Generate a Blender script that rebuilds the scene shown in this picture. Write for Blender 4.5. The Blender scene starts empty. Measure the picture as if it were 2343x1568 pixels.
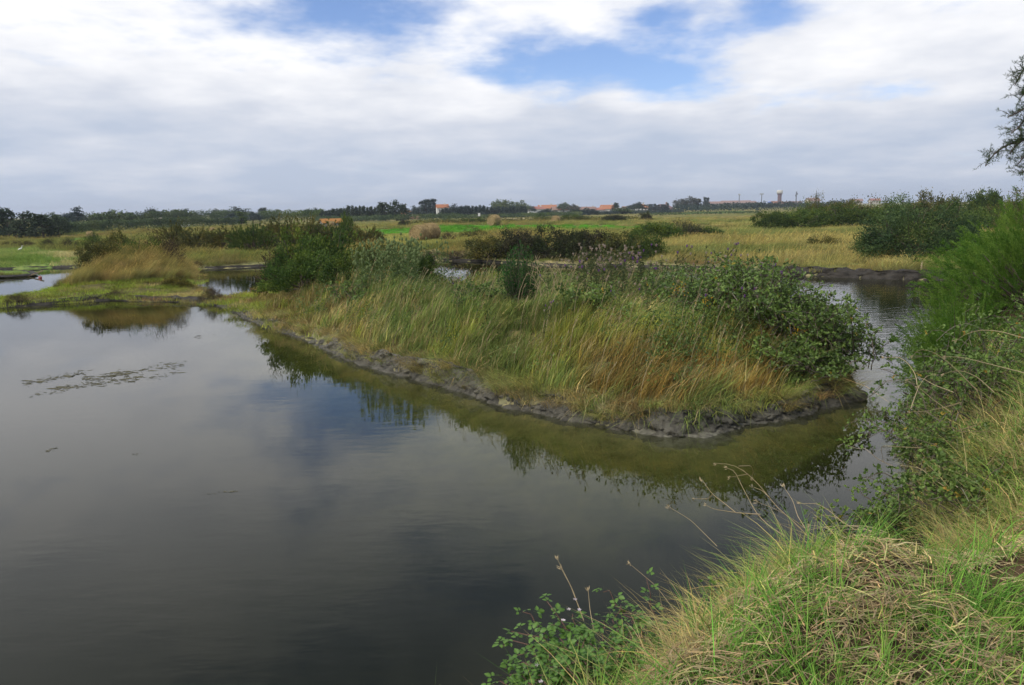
import bpy, math, random
import numpy as np
from mathutils import Matrix, Vector
rng = np.random.default_rng(11)
random.seed(11)
SC = bpy.context.scene
COL = SC.collection
RAD = math.radians

# ------------------------------------------------------------------ camera
FPX, PCX, PCY = 1803.0, 1171.0, 784.0          # photo frame 2342 x 1568
PITCH, ROLL, CAMZ = RAD(9.62), RAD(-1.0), 2.8
RM = Matrix.Rotation(RAD(90) - PITCH, 3, 'X') @ Matrix.Rotation(ROLL, 3, 'Z')
R3 = np.array(RM)
cam = bpy.data.cameras.new('camera')
cam.sensor_width = 36.0
cam.lens = 36.0 * FPX / 2342.0
cam.clip_start = 0.05
cam.clip_end = 9000.0
camo = bpy.data.objects.new('camera', cam)
camo.matrix_world = Matrix.Translation((0, 0, CAMZ)) @ RM.to_4x4()
COL.objects.link(camo)
SC.camera = camo

def ray(x, y):
    return R3 @ np.array([(x - PCX) / FPX, -(y - PCY) / FPX, -1.0])
def P(x, y, z=0.0):
    d = ray(x, y); t = (z - CAMZ) / d[2]
    return np.array([d[0] * t, d[1] * t, z])
def PD(x, y, dist):
    d = ray(x, y); t = dist / d[1]
    return np.array([d[0] * t, d[1] * t, CAMZ + d[2] * t])
def hor(x):
    return 482.0 + (971.0 - x) * 0.0175

# ------------------------------------------------------------------ world
SUN_EL, SUN_AZ = RAD(52), RAD(-125)            # azimuth measured from +Y towards +X
w = bpy.data.worlds.new('World'); SC.world = w; w.use_nodes = True
nt = w.node_tree; N = nt.nodes; L = nt.links; N.clear()
def nd(t, **k):
    n = N.new(t)
    for a, b in k.items(): setattr(n, a, b)
    return n
def wmath(op, a, b=None, c=None):
    n = nd('ShaderNodeMath', operation=op)
    for i, v in enumerate((a, b, c)):
        if v is None: continue
        if isinstance(v, (int, float)): n.inputs[i].default_value = v
        else: L.new(v, n.inputs[i])
    return n.outputs[0]
out = nd('ShaderNodeOutputWorld'); bg = nd('ShaderNodeBackground')
sky = nd('ShaderNodeTexSky', sky_type='NISHITA', sun_disc=False)
sky.sun_elevation = SUN_EL; sky.sun_rotation = SUN_AZ
sky.air_density = 1.0; sky.dust_density = 0.0; sky.ozone_density = 3.5
tc = nd('ShaderNodeTexCoord')
sep = nd('ShaderNodeSeparateXYZ'); L.new(tc.outputs['Generated'], sep.inputs[0])
zc = wmath('MAXIMUM', sep.outputs[2], 0.0)
den = wmath('ADD', zc, 0.16)
comb = nd('ShaderNodeCombineXYZ')
L.new(wmath('DIVIDE', sep.outputs[0], den), comb.inputs[0])
L.new(wmath('DIVIDE', sep.outputs[1], den), comb.inputs[1])
def wnoise(scale, detail, rough, dist, off):
    m = nd('ShaderNodeMapping'); L.new(comb.outputs[0], m.inputs[0]); m.inputs['Location'].default_value = off
    n = nd('ShaderNodeTexNoise', noise_dimensions='2D'); n.inputs['Scale'].default_value = scale; n.inputs['Detail'].default_value = detail
    n.inputs['Roughness'].default_value = rough; n.inputs['Distortion'].default_value = dist
    L.new(m.outputs[0], n.inputs['Vector']); return n.outputs[0]
n1 = wnoise(1.5, 5, 0.56, 0.0, (3.1, 1.7, 0))
n2 = wnoise(2.3, 4, 0.55, 0.0, (9.4, 4.1, 0))
n3 = wnoise(0.8, 1, 0.5, 0.0, (1.4, 6.1, 0))
# openings in the cloud deck: centre pixel, half width and half height in direction units, weight
gaps = [(1190, 165, .07, .030, .46), (1390, 150, .10, .026, .46), (1480, 195, .07, .022, .40), (1300, 228, .05, .016, .30),
        (790, 12, .13, .040, .50), (960, 70, .14, .05, .32), (1720, 30, .075, .035, .42), (1500, 38, .05, .02, .32),
        (1930, 195, .10, .02, .20), (430, 90, .10, .025, .13), (1700, 215, .10, .03, .14)]
dens = wmath('MULTIPLY_ADD', n1, 2.6, -1.3 + 0.88)
n4 = wnoise(5.5, 4, 0.6, 0.0, (2.2, 8.3, 0))
dens = wmath('MULTIPLY_ADD', n4, 0.7, wmath('ADD', dens, -0.35))
for (gx, gy, sx, sz, wt) in gaps:
    d = ray(gx, gy); d = d / np.linalg.norm(d)
    m = nd('ShaderNodeVectorMath', operation='SUBTRACT'); L.new(tc.outputs['Generated'], m.inputs[0]); m.inputs[1].default_value = d
    m2 = nd('ShaderNodeVectorMath', operation='MULTIPLY'); L.new(m.outputs[0], m2.inputs[0]); m2.inputs[1].default_value = (1 / sx, 1 / .25, 1 / sz)
    ln = nd('ShaderNodeVectorMath', operation='DOT_PRODUCT'); L.new(m2.outputs[0], ln.inputs[0]); L.new(m2.outputs[0], ln.inputs[1])
    g = wmath('EXPONENT', wmath('MULTIPLY', ln.outputs['Value'], -1.0))
    dens = wmath('MULTIPLY_ADD', g, -wt * 2.3, dens)
elev = nd('ShaderNodeMapRange', interpolation_type='SMOOTHSTEP')
elev.inputs[1].default_value = 0.0; elev.inputs[2].default_value = 0.30; L.new(zc, elev.inputs[0])
dens = wmath('ADD', dens, wmath('MULTIPLY_ADD', elev.outputs[0], -0.55, 0.50))      # the deck closes towards the horizon
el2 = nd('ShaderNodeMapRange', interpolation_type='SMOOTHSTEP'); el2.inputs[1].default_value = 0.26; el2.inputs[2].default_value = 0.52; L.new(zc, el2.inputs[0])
dens = wmath('MULTIPLY_ADD', el2.outputs[0], -0.36, dens)                            # opened overhead, out of view, so the water reflects less white
cov = nd('ShaderNodeMapRange', interpolation_type='SMOOTHSTEP')
cov.inputs[1].default_value = -0.28; cov.inputs[2].default_value = 0.80
L.new(dens, cov.inputs[0])
# cloud tone: thick undersides greyer, low deck bluish grey
tone = wmath('ADD', wmath('MULTIPLY_ADD', n2, 0.95, -0.36), wmath('MULTIPLY_ADD', n3, 0.8, -0.34))
el3 = nd('ShaderNodeMapRange', interpolation_type='SMOOTHSTEP'); el3.inputs[1].default_value = 0.0; el3.inputs[2].default_value = 0.24; L.new(zc, el3.inputs[0])
tone = wmath('ADD', wmath('MULTIPLY_ADD', el3.outputs[0], 1.0, -0.16), tone)
tone = wmath('MULTIPLY_ADD', el2.outputs[0], -0.80, tone)                            # unseen overhead cloud greyed to darken the water reflection
ramp = nd('ShaderNodeValToRGB')
cr = ramp.color_ramp; cr.elements[0].position = 0.0; cr.elements[0].color = (0.45, 0.515, 0.635, 1)
cr.elements[1].position = 1.0; cr.elements[1].color = (0.90, 0.90, 0.915, 1)
e = cr.elements.new(0.42); e.color = (0.60, 0.635, 0.715, 1)
L.new(tone, ramp.inputs[0])
skm = nd('ShaderNodeVectorMath', operation='MULTIPLY'); L.new(sky.outputs[0], skm.inputs[0]); skm.inputs[1].default_value = (.101, .101, .119)
clm = nd('ShaderNodeVectorMath', operation='SCALE'); L.new(ramp.outputs[0], clm.inputs[0]); clm.inputs[3].default_value = 0.97
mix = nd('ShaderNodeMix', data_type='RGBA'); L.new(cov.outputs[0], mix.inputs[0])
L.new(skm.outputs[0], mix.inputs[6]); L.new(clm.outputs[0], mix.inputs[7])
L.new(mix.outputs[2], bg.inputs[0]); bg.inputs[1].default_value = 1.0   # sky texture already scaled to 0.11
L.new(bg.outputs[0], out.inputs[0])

w.cycles.sampling_method = 'MANUAL'; w.cycles.sample_map_resolution = 256

sl = bpy.data.lights.new('sun', 'SUN'); sl.energy = 2.5; sl.angle = RAD(10); sl.color = (1.0, 0.95, 0.86)
so = bpy.data.objects.new('sun', sl); COL.objects.link(so)
sdir = Vector((math.sin(SUN_AZ) * math.cos(SUN_EL), math.cos(SUN_AZ) * math.cos(SUN_EL), math.sin(SUN_EL)))
so.rotation_euler = sdir.to_track_quat('Z', 'Y').to_euler(); so.location = (0, 0, 60)
vs = SC.view_settings; vs.view_transform = 'Standard'; vs.look = 'None'; vs.exposure = 0.28; vs.gamma = 1.0
SC.render.engine = 'CYCLES'
SC.cycles.max_bounces = 5; SC.cycles.diffuse_bounces = 2; SC.cycles.glossy_bounces = 2; SC.cycles.use_light_tree = False
SC.cycles.use_adaptive_sampling = True; SC.cycles.adaptive_threshold = .015
SC.cycles.transparent_max_bounces = 10; SC.cycles.transmission_bounces = 4
SC.cycles.use_denoising = True

# ------------------------------------------------------------------ helpers
def sstep(t):
    t = np.clip(t, 0, 1); return t * t * (3 - 2 * t)
def _hash(i, j, s):
    v = np.sin(i * 127.1 + j * 311.7 + s * 74.7) * 43758.5453
    return v - np.floor(v)
def vnoise(x, y, s=0):
    x = np.asarray(x, float); y = np.asarray(y, float)
    i = np.floor(x); j = np.floor(y); u = sstep(x - i); v = sstep(y - j)
    return (_hash(i, j, s) * (1 - u) + _hash(i + 1, j, s) * u) * (1 - v) + (_hash(i, j + 1, s) * (1 - u) + _hash(i + 1, j + 1, s) * u) * v
def fbm(x, y, s=0, o=4):
    r = 0; a = 0.5
    for k in range(o):
        r = r + a * (vnoise(x * 2 ** k, y * 2 ** k, s + k) - .5); a *= .5
    return r * 2
def unit(v):
    return v / np.maximum(np.linalg.norm(v, axis=-1, keepdims=True), 1e-9)
def rdir(n):
    return unit(rng.normal(size=(n, 3)))
def sdf(poly, X, Y):
    """signed distance, positive inside"""
    pl = np.asarray(poly, float); sh = X.shape; x = X.ravel(); y = Y.ravel()
    d = np.full(x.shape, 1e18); ins = np.zeros(x.shape, bool)
    for a, b in zip(pl, np.roll(pl, -1, 0)):
        ex, ey = b - a; px, py = x - a[0], y - a[1]
        t = np.clip((px * ex + py * ey) / (ex * ex + ey * ey + 1e-12), 0, 1)
        d = np.minimum(d, (px - ex * t) ** 2 + (py - ey * t) ** 2)
        c = ((a[1] > y) != (b[1] > y))
        if ey != 0: ins ^= c & (x < ex * (y - a[1]) / ey + a[0])
    d = np.sqrt(d)
    return np.where(ins, d, -d).reshape(sh)

class Geo:
    def __init__(s): s.V = []; s.T = []; s.Q = []; s.A = []; s.n = 0
    def add(s, V, T=None, Q=None, var=0.5):
        V = np.asarray(V, float).reshape(-1, 3)
        s.V.append(V)
        if T is not None and len(T): s.T.append(np.asarray(T, int).reshape(-1, 3) + s.n)
        if Q is not None and len(Q): s.Q.append(np.asarray(Q, int).reshape(-1, 4) + s.n)
        s.A.append(np.broadcast_to(np.asarray(var, float), (len(V),)).copy())
        s.n += len(V); return s
    def mesh(s, name, mat=None, smooth=False):
        me = bpy.data.meshes.new(name)
        if s.n == 0: return me
        V = np.concatenate(s.V); A = np.concatenate(s.A)
        T = np.concatenate(s.T) if s.T else np.zeros((0, 3), int)
        Q = np.concatenate(s.Q) if s.Q else np.zeros((0, 4), int)
        me.vertices.add(len(V)); me.vertices.foreach_set('co', V.astype(np.float32).ravel())
        lv = np.concatenate([T.ravel(), Q.ravel()])
        me.loops.add(len(lv)); me.loops.foreach_set('vertex_index', lv.astype(np.int32))
        st = np.concatenate([np.arange(len(T)) * 3, len(T) * 3 + np.arange(len(Q)) * 4])
        me.polygons.add(len(st)); me.polygons.foreach_set('loop_start', st.astype(np.int32))
        me.polygons.foreach_set('use_smooth', np.full(len(st), bool(smooth)))
        me.update(calc_edges=True)
        at = me.attributes.new('var', 'FLOAT', 'POINT'); at.data.foreach_set('value', A.astype(np.float32))
        if mat: me.materials.append(mat)
        return me

def blades(g, base, h, wd, lean, droop, fa, var, seg=3):
    n = len(base); t = np.linspace(0, 1, seg + 1)
    cx = base[:, None, :] + np.zeros((n, seg + 1, 3))
    bend = (0.25 * t + 0.75 * t * t)[None, :]
    cx[:, :, 0] += lean[:, 0:1] * h[:, None] * bend; cx[:, :, 1] += lean[:, 1:2] * h[:, None] * bend
    cx[:, :, 2] += h[:, None] * (t[None] - droop[:, None] * t[None] ** 2)
    side = np.stack([np.cos(fa), np.sin(fa), np.zeros(n)], 1)[:, None, :]
    ww = (wd[:, None] * 0.5 * (1 - t[None, :-1]) ** 0.6)[:, :, None]
    a = cx[:, :-1] - side * ww; b = cx[:, :-1] + side * ww
    V = np.concatenate([np.stack([a, b], 2).reshape(n, 2 * seg, 3), cx[:, -1:, :]], 1)
    k = 2 * seg + 1; o = (np.arange(n) * k)[:, None]
    Q = np.concatenate([o + np.array([[2 * i, 2 * i + 1, 2 * i + 3, 2 * i + 2]]) for i in range(seg - 1)], 0) if seg > 1 else None
    T = o + np.array([[2 * seg - 2, 2 * seg - 1, 2 * seg]])
    g.add(V.reshape(-1, 3), T, Q, np.repeat(var, k))

def leaves(g, pos, ax, ln, wd, var, fold=0.25, kind=0):
    n = len(pos); ax = unit(ax); s = unit(np.cross(ax, rdir(n))); nn = np.cross(ax, s)
    ln = np.broadcast_to(ln, (n,))[:, None]; wd = np.broadcast_to(wd, (n,))[:, None]
    if kind == 0:
        m = pos + ax * ln * .45
        V = np.stack([pos, m + s * wd * .5 + nn * wd * fold, pos + ax * ln, m - s * wd * .5 + nn * wd * fold], 1)
        o = (np.arange(n) * 4)[:, None]
        g.add(V.reshape(-1, 3), np.concatenate([o + [[0, 1, 2]], o + [[0, 2, 3]]], 0), None, np.repeat(var, 4))
    else:
        f = nn * wd * fold
        V = np.stack([pos, pos + ax * ln * .3 + s * wd * .48 + f, pos + ax * ln * .65 + s * wd * .40 + f, pos + ax * ln - nn * ln * .12,
                      pos + ax * ln * .65 - s * wd * .40 + f, pos + ax * ln * .3 - s * wd * .48 + f, pos + ax * ln * .5], 1)
        o = (np.arange(n) * 7)[:, None]
        T = np.concatenate([o + [[a, b, 6]] for a, b in ((0, 1), (1, 2), (2, 3), (3, 4), (4, 5), (5, 0))], 0)
        g.add(V.reshape(-1, 3), T, None, np.repeat(var, 7))

def tube(g, pts, rad, sides=4, var=0.5, cap=True):
    pts = np.asarray(pts, float); k = len(pts); rad = np.broadcast_to(rad, (k,))
    tg = unit(np.gradient(pts, axis=0)); up = np.array([0.31, 0.17, 0.93])
    s = np.cross(tg, up); bad = np.linalg.norm(s, axis=1) < .05
    s[bad] = np.cross(tg[bad], [1, 0, 0]); s = unit(s); b = np.cross(tg, s)
    a = np.arange(sides) * 2 * np.pi / sides
    V = pts[:, None, :] + rad[:, None, None] * (s[:, None, :] * np.cos(a)[None, :, None] + b[:, None, :] * np.sin(a)[None, :, None])
    Q = [[i * sides + j, i * sides + (j + 1) % sides, (i + 1) * sides + (j + 1) % sides, (i + 1) * sides + j] for i in range(k - 1) for j in range(sides)]
    g.add(V.reshape(-1, 3), None, Q, var)
    if cap and sides > 3 and sides <= 4:
        g.add(V[-1], None, [[0, 1, 2, 3]], var)
def curve(p0, p1, sag=(0, 0, 0), k=6, wob=0.0):
    t = np.linspace(0, 1, k)[:, None]; p0 = np.asarray(p0, float); p1 = np.asarray(p1, float)
    c = p0 * (1 - t) + p1 * t + 4 * t * (1 - t) * np.asarray(sag, float)
    if wob: c[1:-1] += rng.normal(size=(k - 2, 3)) * wob
    return c
def lathe(g, prof, seg=16, var=.5, ctr=(0, 0, 0)):
    a = np.arange(seg) * 2 * np.pi / seg; pr = np.asarray(prof, float)
    V = np.stack([pr[:, 0:1] * np.cos(a), pr[:, 0:1] * np.sin(a), np.repeat(pr[:, 1:2], seg, 1)], 2) + np.array(ctr)
    Q = [[i * seg + j, i * seg + (j + 1) % seg, (i + 1) * seg + (j + 1) % seg, (i + 1) * seg + j] for i in range(len(pr) - 1) for j in range(seg)]
    g.add(V.reshape(-1, 3), None, Q, var)
def box(g, c, s, rz=0, var=.5):
    x, y, z = np.array(s) / 2; v = np.array([[a, b, d] for d in (-z, z) for a, b in ((-x, -y), (x, -y), (x, y), (-x, y))])
    cs, sn = math.cos(rz), math.sin(rz); v = v @ np.array([[cs, sn, 0], [-sn, cs, 0], [0, 0, 1]]) + np.array(c)
    g.add(v, None, [[3, 2, 1, 0], [4, 5, 6, 7], [0, 1, 5, 4], [1, 2, 6, 5], [2, 3, 7, 6], [3, 0, 4, 7]], var)

def ob(name, data, parent=None, mat=None):
    o = bpy.data.objects.new(name, data); COL.objects.link(o)
    if parent: o.parent = parent
    if mat is not None:
        if not data.materials: data.materials.append(mat)
        else:
            o.material_slots[0].link = 'OBJECT'; o.material_slots[0].material = mat
    return o
def tag(o, label=None, cat=None, group=None, kind=None):
    if label: o['label'] = label
    if cat: o['category'] = cat
    if group: o['group'] = group
    if kind: o['kind'] = kind
    return o
def thing(name, label, cat, loc=(0, 0, 0), rz=0, sc=(1, 1, 1), group=None):
    o = bpy.data.objects.new(name, None); COL.objects.link(o); o.empty_display_size = .1
    o.location = loc; o.rotation_euler = (0, 0, rz); o.scale = sc
    return tag(o, label, cat, group)

# ------------------------------------------------------------------ materials
def newmat(name):
    m = bpy.data.materials.new(name); m.use_nodes = True; nt = m.node_tree; nt.nodes.clear()
    o = nt.nodes.new('ShaderNodeOutputMaterial'); return m, nt, o
def ramp_node(nt, stops, fac):
    r = nt.nodes.new('ShaderNodeValToRGB'); cr = r.color_ramp
    cr.elements[0].position = stops[0][0]; cr.elements[0].color = (*stops[0][1], 1)
    cr.elements[1].position = stops[-1][0]; cr.elements[1].color = (*stops[-1][1], 1)
    for p, c in stops[1:-1]:
        e = cr.elements.new(p); e.color = (*c, 1)
    nt.links.new(fac, r.inputs[0]); return r.outputs[0]
def veg(name, stops, trans=.28, rough=.65, spec=.25, inst=False, patch=None):
    m, nt, o = newmat(name); n = nt.nodes; l = nt.links
    at = n.new('ShaderNodeAttribute'); at.attribute_name = 'var'
    c = ramp_node(nt, stops, at.outputs['Fac'])
    if inst:
        ia = n.new('ShaderNodeAttribute'); ia.attribute_name = 'tint'; ia.attribute_type = 'INSTANCER' if inst == 1 else 'GEOMETRY'
        mx = n.new('ShaderNodeMix'); mx.data_type = 'RGBA'; mx.blend_type = 'MULTIPLY'; mx.inputs[0].default_value = 1
        l.new(c, mx.inputs[6]); l.new(ia.outputs['Color'], mx.inputs[7]); c = mx.outputs[2]
    if patch:
        g = n.new('ShaderNodeNewGeometry'); nz = n.new('ShaderNodeTexNoise'); nz.inputs['Scale'].default_value = patch[0]; nz.inputs['Detail'].default_value = 3
        l.new(g.outputs['Position'], nz.inputs['Vector'])
        mr = n.new('ShaderNodeMapRange'); mr.inputs[1].default_value = .42; mr.inputs[2].default_value = .66; l.new(nz.outputs[0], mr.inputs[0])
        mx = n.new('ShaderNodeMix'); mx.data_type = 'RGBA'; l.new(mr.outputs[0], mx.inputs[0]); l.new(c, mx.inputs[6])
        mm = n.new('ShaderNodeMix'); mm.data_type = 'RGBA'; mm.blend_type = 'MULTIPLY'; mm.inputs[0].default_value = 1
        l.new(c, mm.inputs[6]); mm.inputs[7].default_value = (*patch[1], 1); l.new(mm.outputs[2], mx.inputs[7]); c = mx.outputs[2]
    if spec > .3:
        p = n.new('ShaderNodeBsdfPrincipled'); p.inputs['Roughness'].default_value = rough; p.inputs['Specular IOR Level'].default_value = spec
    else: p = n.new('ShaderNodeBsdfDiffuse')
    l.new(c, p.inputs[0])
    if trans > 0:
        t = n.new('ShaderNodeBsdfTranslucent'); l.new(c, t.inputs[0])
        ms = n.new('ShaderNodeMixShader'); ms.inputs[0].default_value = trans
        l.new(p.outputs[0], ms.inputs[1]); l.new(t.outputs[0], ms.inputs[2]); l.new(ms.outputs[0], o.inputs[0])
    else: l.new(p.outputs[0], o.inputs[0])
    return m
def solid(name, c, rough=.7, noise=None, spec=.3, bump=0):
    m, nt, o = newmat(name); n = nt.nodes; l = nt.links
    p = n.new('ShaderNodeBsdfPrincipled'); p.inputs['Roughness'].default_value = rough; p.inputs['Specular IOR Level'].default_value = spec
    p.inputs['Base Color'].default_value = (*c, 1)
    if noise:
        g = n.new('ShaderNodeTexCoord'); nz = n.new('ShaderNodeTexNoise'); nz.inputs['Scale'].default_value = noise[0]; nz.inputs['Detail'].default_value = 6
        l.new(g.outputs['Object'], nz.inputs['Vector'])
        cc = ramp_node(nt, [(.3, c), (.7, noise[1])], nz.outputs[0]); l.new(cc, p.inputs['Base Color'])
        if bump:
            b = n.new('ShaderNodeBump'); b.inputs['Strength'].default_value = bump; l.new(nz.outputs[0], b.inputs['Height']); l.new(b.outputs[0], p.inputs['Normal'])
    l.new(p.outputs[0], o.inputs[0]); return m
BW = lambda *v: [(p, (c, c, c)) for p, c in v]
M_grass = veg('grass_blades', [(0, (.55, .52, .45)), (.5, (1, 1, 1)), (.85, (1.25, 1.2, 1.05)), (1, (1.9, 1.55, 1.3))], .20, inst=True)
M_grassg = veg('grass_blades_near', [(0, (.55, .52, .45)), (.5, (1, 1, 1)), (.85, (1.25, 1.2, 1.05)), (1, (1.9, 1.55, 1.3))], .20, inst=2)
M_twig = veg('twig_bark', [(0, (.05, .04, .03)), (.6, (.13, .105, .08)), (1, (.32, .29, .24))], 0, .85, .1)
M_bark = solid('tree_bark', (.06, .045, .035), .9, (6, (.12, .10, .08)))
M_dark = veg('dark_leaf', [(0, (.024, .045, .015)), (.6, (.06, .105, .028)), (1, (.13, .18, .05))], .25, patch=(1.3, (1.7, 1.35, .9)))
M_green = veg('green_leaf', [(0, (.035, .065, .018)), (.6, (.085, .145, .035)), (1, (.18, .25, .07))], .28, patch=(1.1, (1.5, 1.2, .8)))
M_olive = veg('olive_leaf', [(0, (.035, .042, .015)), (.6, (.10, .115, .038)), (1, (.20, .20, .075))], .25, patch=(1.5, (1.5, 1.15, .8)))
M_brown = veg('rust_brown_leaf', [(0, (.028, .020, .014)), (.6, (.085, .055, .035)), (1, (.17, .115, .065))], .2, patch=(1.4, (.8, 1.15, .7)))
M_purple = veg('purple_bramble_leaf', [(0, (.020, .020, .013)), (.6, (.060, .058, .033)), (.9, (.115, .098, .055)), (1, (.14, .14, .06))], .18, patch=(.8, (.85, 1.25, .75)))
M_tam = veg('tamarisk_sprays', [(0, (.04, .085, .012)), (.5, (.11, .20, .028)), (1, (.25, .36, .07))], .38, patch=(1.6, (.6, .78, .75)))
M_tamd = veg('dark_tamarisk_sprays', [(0, (.026, .050, .022)), (.6, (.062, .105, .046)), (1, (.13, .19, .08))], .25, patch=(.9, (1.5, 1.3, .8)))
M_wil = veg('willow_leaf', [(0, (.012, .045, .012)), (.6, (.03, .105, .022)), (1, (.085, .20, .05))], .25)
M_bram = veg('bramble_leaf', [(0, (.035, .065, .016)), (.45, (.095, .155, .034)), (.84, (.19, .28, .06)), (.93, (.17, .26, .04)), (.94, (.36, .30, .04)), (1, (.36, .20, .03))], .32, .5, .35)
M_bramf = veg('fresh_bramble_leaf', [(0, (.035, .085, .014)), (.55, (.09, .19, .028)), (1, (.18, .31, .06))], .35, .45, .4)
M_far = {k: veg('far_' + k, s, .15, .8, .1, patch=(.25, (1.35, 1.2, 1.05))) for k, s in dict(
    pine=[(0, (.028, .045, .033)), (1, (.072, .098, .064))], green=[(0, (.055, .088, .048)), (1, (.125, .168, .082))],
    pale=[(0, (.07, .10, .055)), (1, (.16, .21, .10))], blue=[(0, (.040, .060, .060)), (1, (.080, .108, .100))],  # blue: distance haze mixed into the leaf colour
    grey=[(0, (.06, .07, .06)), (1, (.13, .14, .11))], lime=[(0, (.05, .09, .025)), (1, (.12, .17, .045))]).items()}
M_straw = veg('hay_straw', [(0, (.10, .07, .036)), (.5, (.35, .26, .125)), (1, (.58, .45, .24))], .15, .7, .2)
M_stalk = veg('dry_stalk', [(0, (.20, .15, .08)), (1, (.44, .35, .21))], .1, .7, .2)
M_purp = veg('thistle_purple', [(0, (.14, .05, .20)), (1, (.32, .16, .42))], .3)
M_fluff = veg('thistle_down', [(0, (.26, .19, .13)), (1, (.55, .47, .40))], .3, .9, .1)
M_teas = veg('teasel_green', [(0, (.055, .10, .028)), (1, (.19, .24, .10))], .25)
M_thl = veg('thistle_leaf', [(0, (.05, .075, .03)), (.7, (.12, .14, .06)), (1, (.22, .19, .09))], .25)
M_white = solid('white_render', (.74, .73, .70), .8, (3, (.62, .61, .58)))
M_cream = solid('cream_render', (.62, .55, .44), .8, (3, (.52, .46, .36)))
M_stone = solid('grey_stone', (.26, .24, .22), .9, (5, (.36, .34, .31)), bump=.4)
M_glass = solid('dark_window_glass', (.03, .035, .045), .2)
M_tileO = solid('orange_tiles', (.40, .17, .085), .85, (4, (.32, .13, .07)))
M_tileR = solid('red_tiles', (.34, .15, .11), .85, (4, (.28, .12, .09)))
M_tileP = solid('weathered_tiles', (.30, .19, .15), .85, (4, (.24, .15, .12)))
M_tileY = solid('ochre_lichen_tiles', (.33, .17, .05), .85, (9, (.36, .15, .03)), bump=.3)
M_tileV = solid('mauve_tiles', (.20, .13, .13), .85, (4, (.15, .10, .10)))

# ------------------------------------------------------------------ land outlines (world xy from the shoreline seen in the photo)
def pz(lst): return [tuple(P(x, y, 0)[:2]) for x, y in lst]
I_front = pz([(-900, 716), (-300, 712), (0, 704), (60, 701), (100, 698), (180, 692), (240, 686), (290, 687), (330, 690), (380, 689), (420, 691), (470, 693), (500, 699),
              (540, 713), (570, 731), (600, 742), (650, 757), (690, 774), (730, 788), (760, 801), (800, 821), (860, 839), (900, 853), (960, 866), (1000, 878), (1060, 895), (1100, 908),
              (1150, 929), (1200, 938), (1250, 948), (1300, 958), (1350, 968), (1450, 986), (1510, 994), (1560, 996), (1600, 992), (1640, 987), (1700, 972), (1780, 957), (1870, 937), (1930, 918), (1952, 895)])
I_back = pz([(1925, 865), (1905, 830), (1880, 795), (1800, 762), (1600, 745), (1400, 728), (1200, 712), (1000, 708), (800, 690), (650, 682), (590, 684), (520, 686), (455, 680),
             (445, 660), (448, 640), (440, 624), (410, 614), (230, 614), (190, 628), (182, 652), (120, 680), (0, 690), (-300, 700), (-900, 708)])
I_poly = I_front + I_back
F_line = pz([(-1500, 660), (-900, 645), (-300, 624), (0, 618), (60, 616), (150, 612), (300, 612), (460, 616), (520, 614), (590, 611), (700, 606), (800, 602), (900, 598), (960, 594), (1000, 597),
             (1060, 598), (1130, 601), (1200, 606), (1300, 610), (1500, 612), (1640, 618), (1740, 624), (1850, 632), (1950, 636), (2060, 640), (2140, 641), (2250, 641), (2500, 640), (3600, 640)])
F_poly = F_line + [(4500, 60), (4500, 4500), (-4500, 4500), (-4500, 60)]
def SH(x, d):
    y = 470 + CAMZ * FPX / d; r_ = ray(x, y); return (r_[0] / r_[1] * d, d)
N_line = [(-5.5, -4.0), (-3.2, .9), (-1.6, 2.3)] + [SH(*q) for q in [(900, 2.75), (1000, 2.95), (1120, 3.1), (1300, 3.45), (1400, 3.7), (1500, 3.9), (1560, 4.2), (1640, 4.55), (1700, 4.65), (1760, 4.6), (1850, 4.35), (1950, 4.3), (2050, 4.5),
             (2110, 5.0), (2095, 5.7), (2085, 6.6), (2090, 7.6), (2105, 8.8), (2125, 10.5), (2160, 12.5), (2205, 15.5), (2290, 18.5), (2500, 21), (3600, 22)]]
N_poly = N_line + [(60, 5), (60, -30), (-30, -30), (-30, -4)]
L_poly = pz([(-400, 636), (-60, 628), (20, 625), (64, 626), (80, 630), (66, 634), (20, 636), (-60, 639), (-400, 648)])
def plateau(X, Y):
    q = X / np.maximum(Y, 1.0)
    xa = q * FPX + PCX                                        # bearing across the view, plain ground variation of the dyke
    low = .17 + .03 * np.sin(X * .7)
    a = low + sstep((xa - 500) / 330.) * .88
    mound = np.exp(-(((X - mC[0]) / 3.3) ** 2 + ((Y - mC[1]) / 3.6) ** 2)) * 1.05
    a = a - .16 * np.exp(-((xa - 1040) / 60.) ** 2) * sstep((Y - 13) / 3.)
    return a + mound
mC = P(305, 634, .3)
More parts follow.
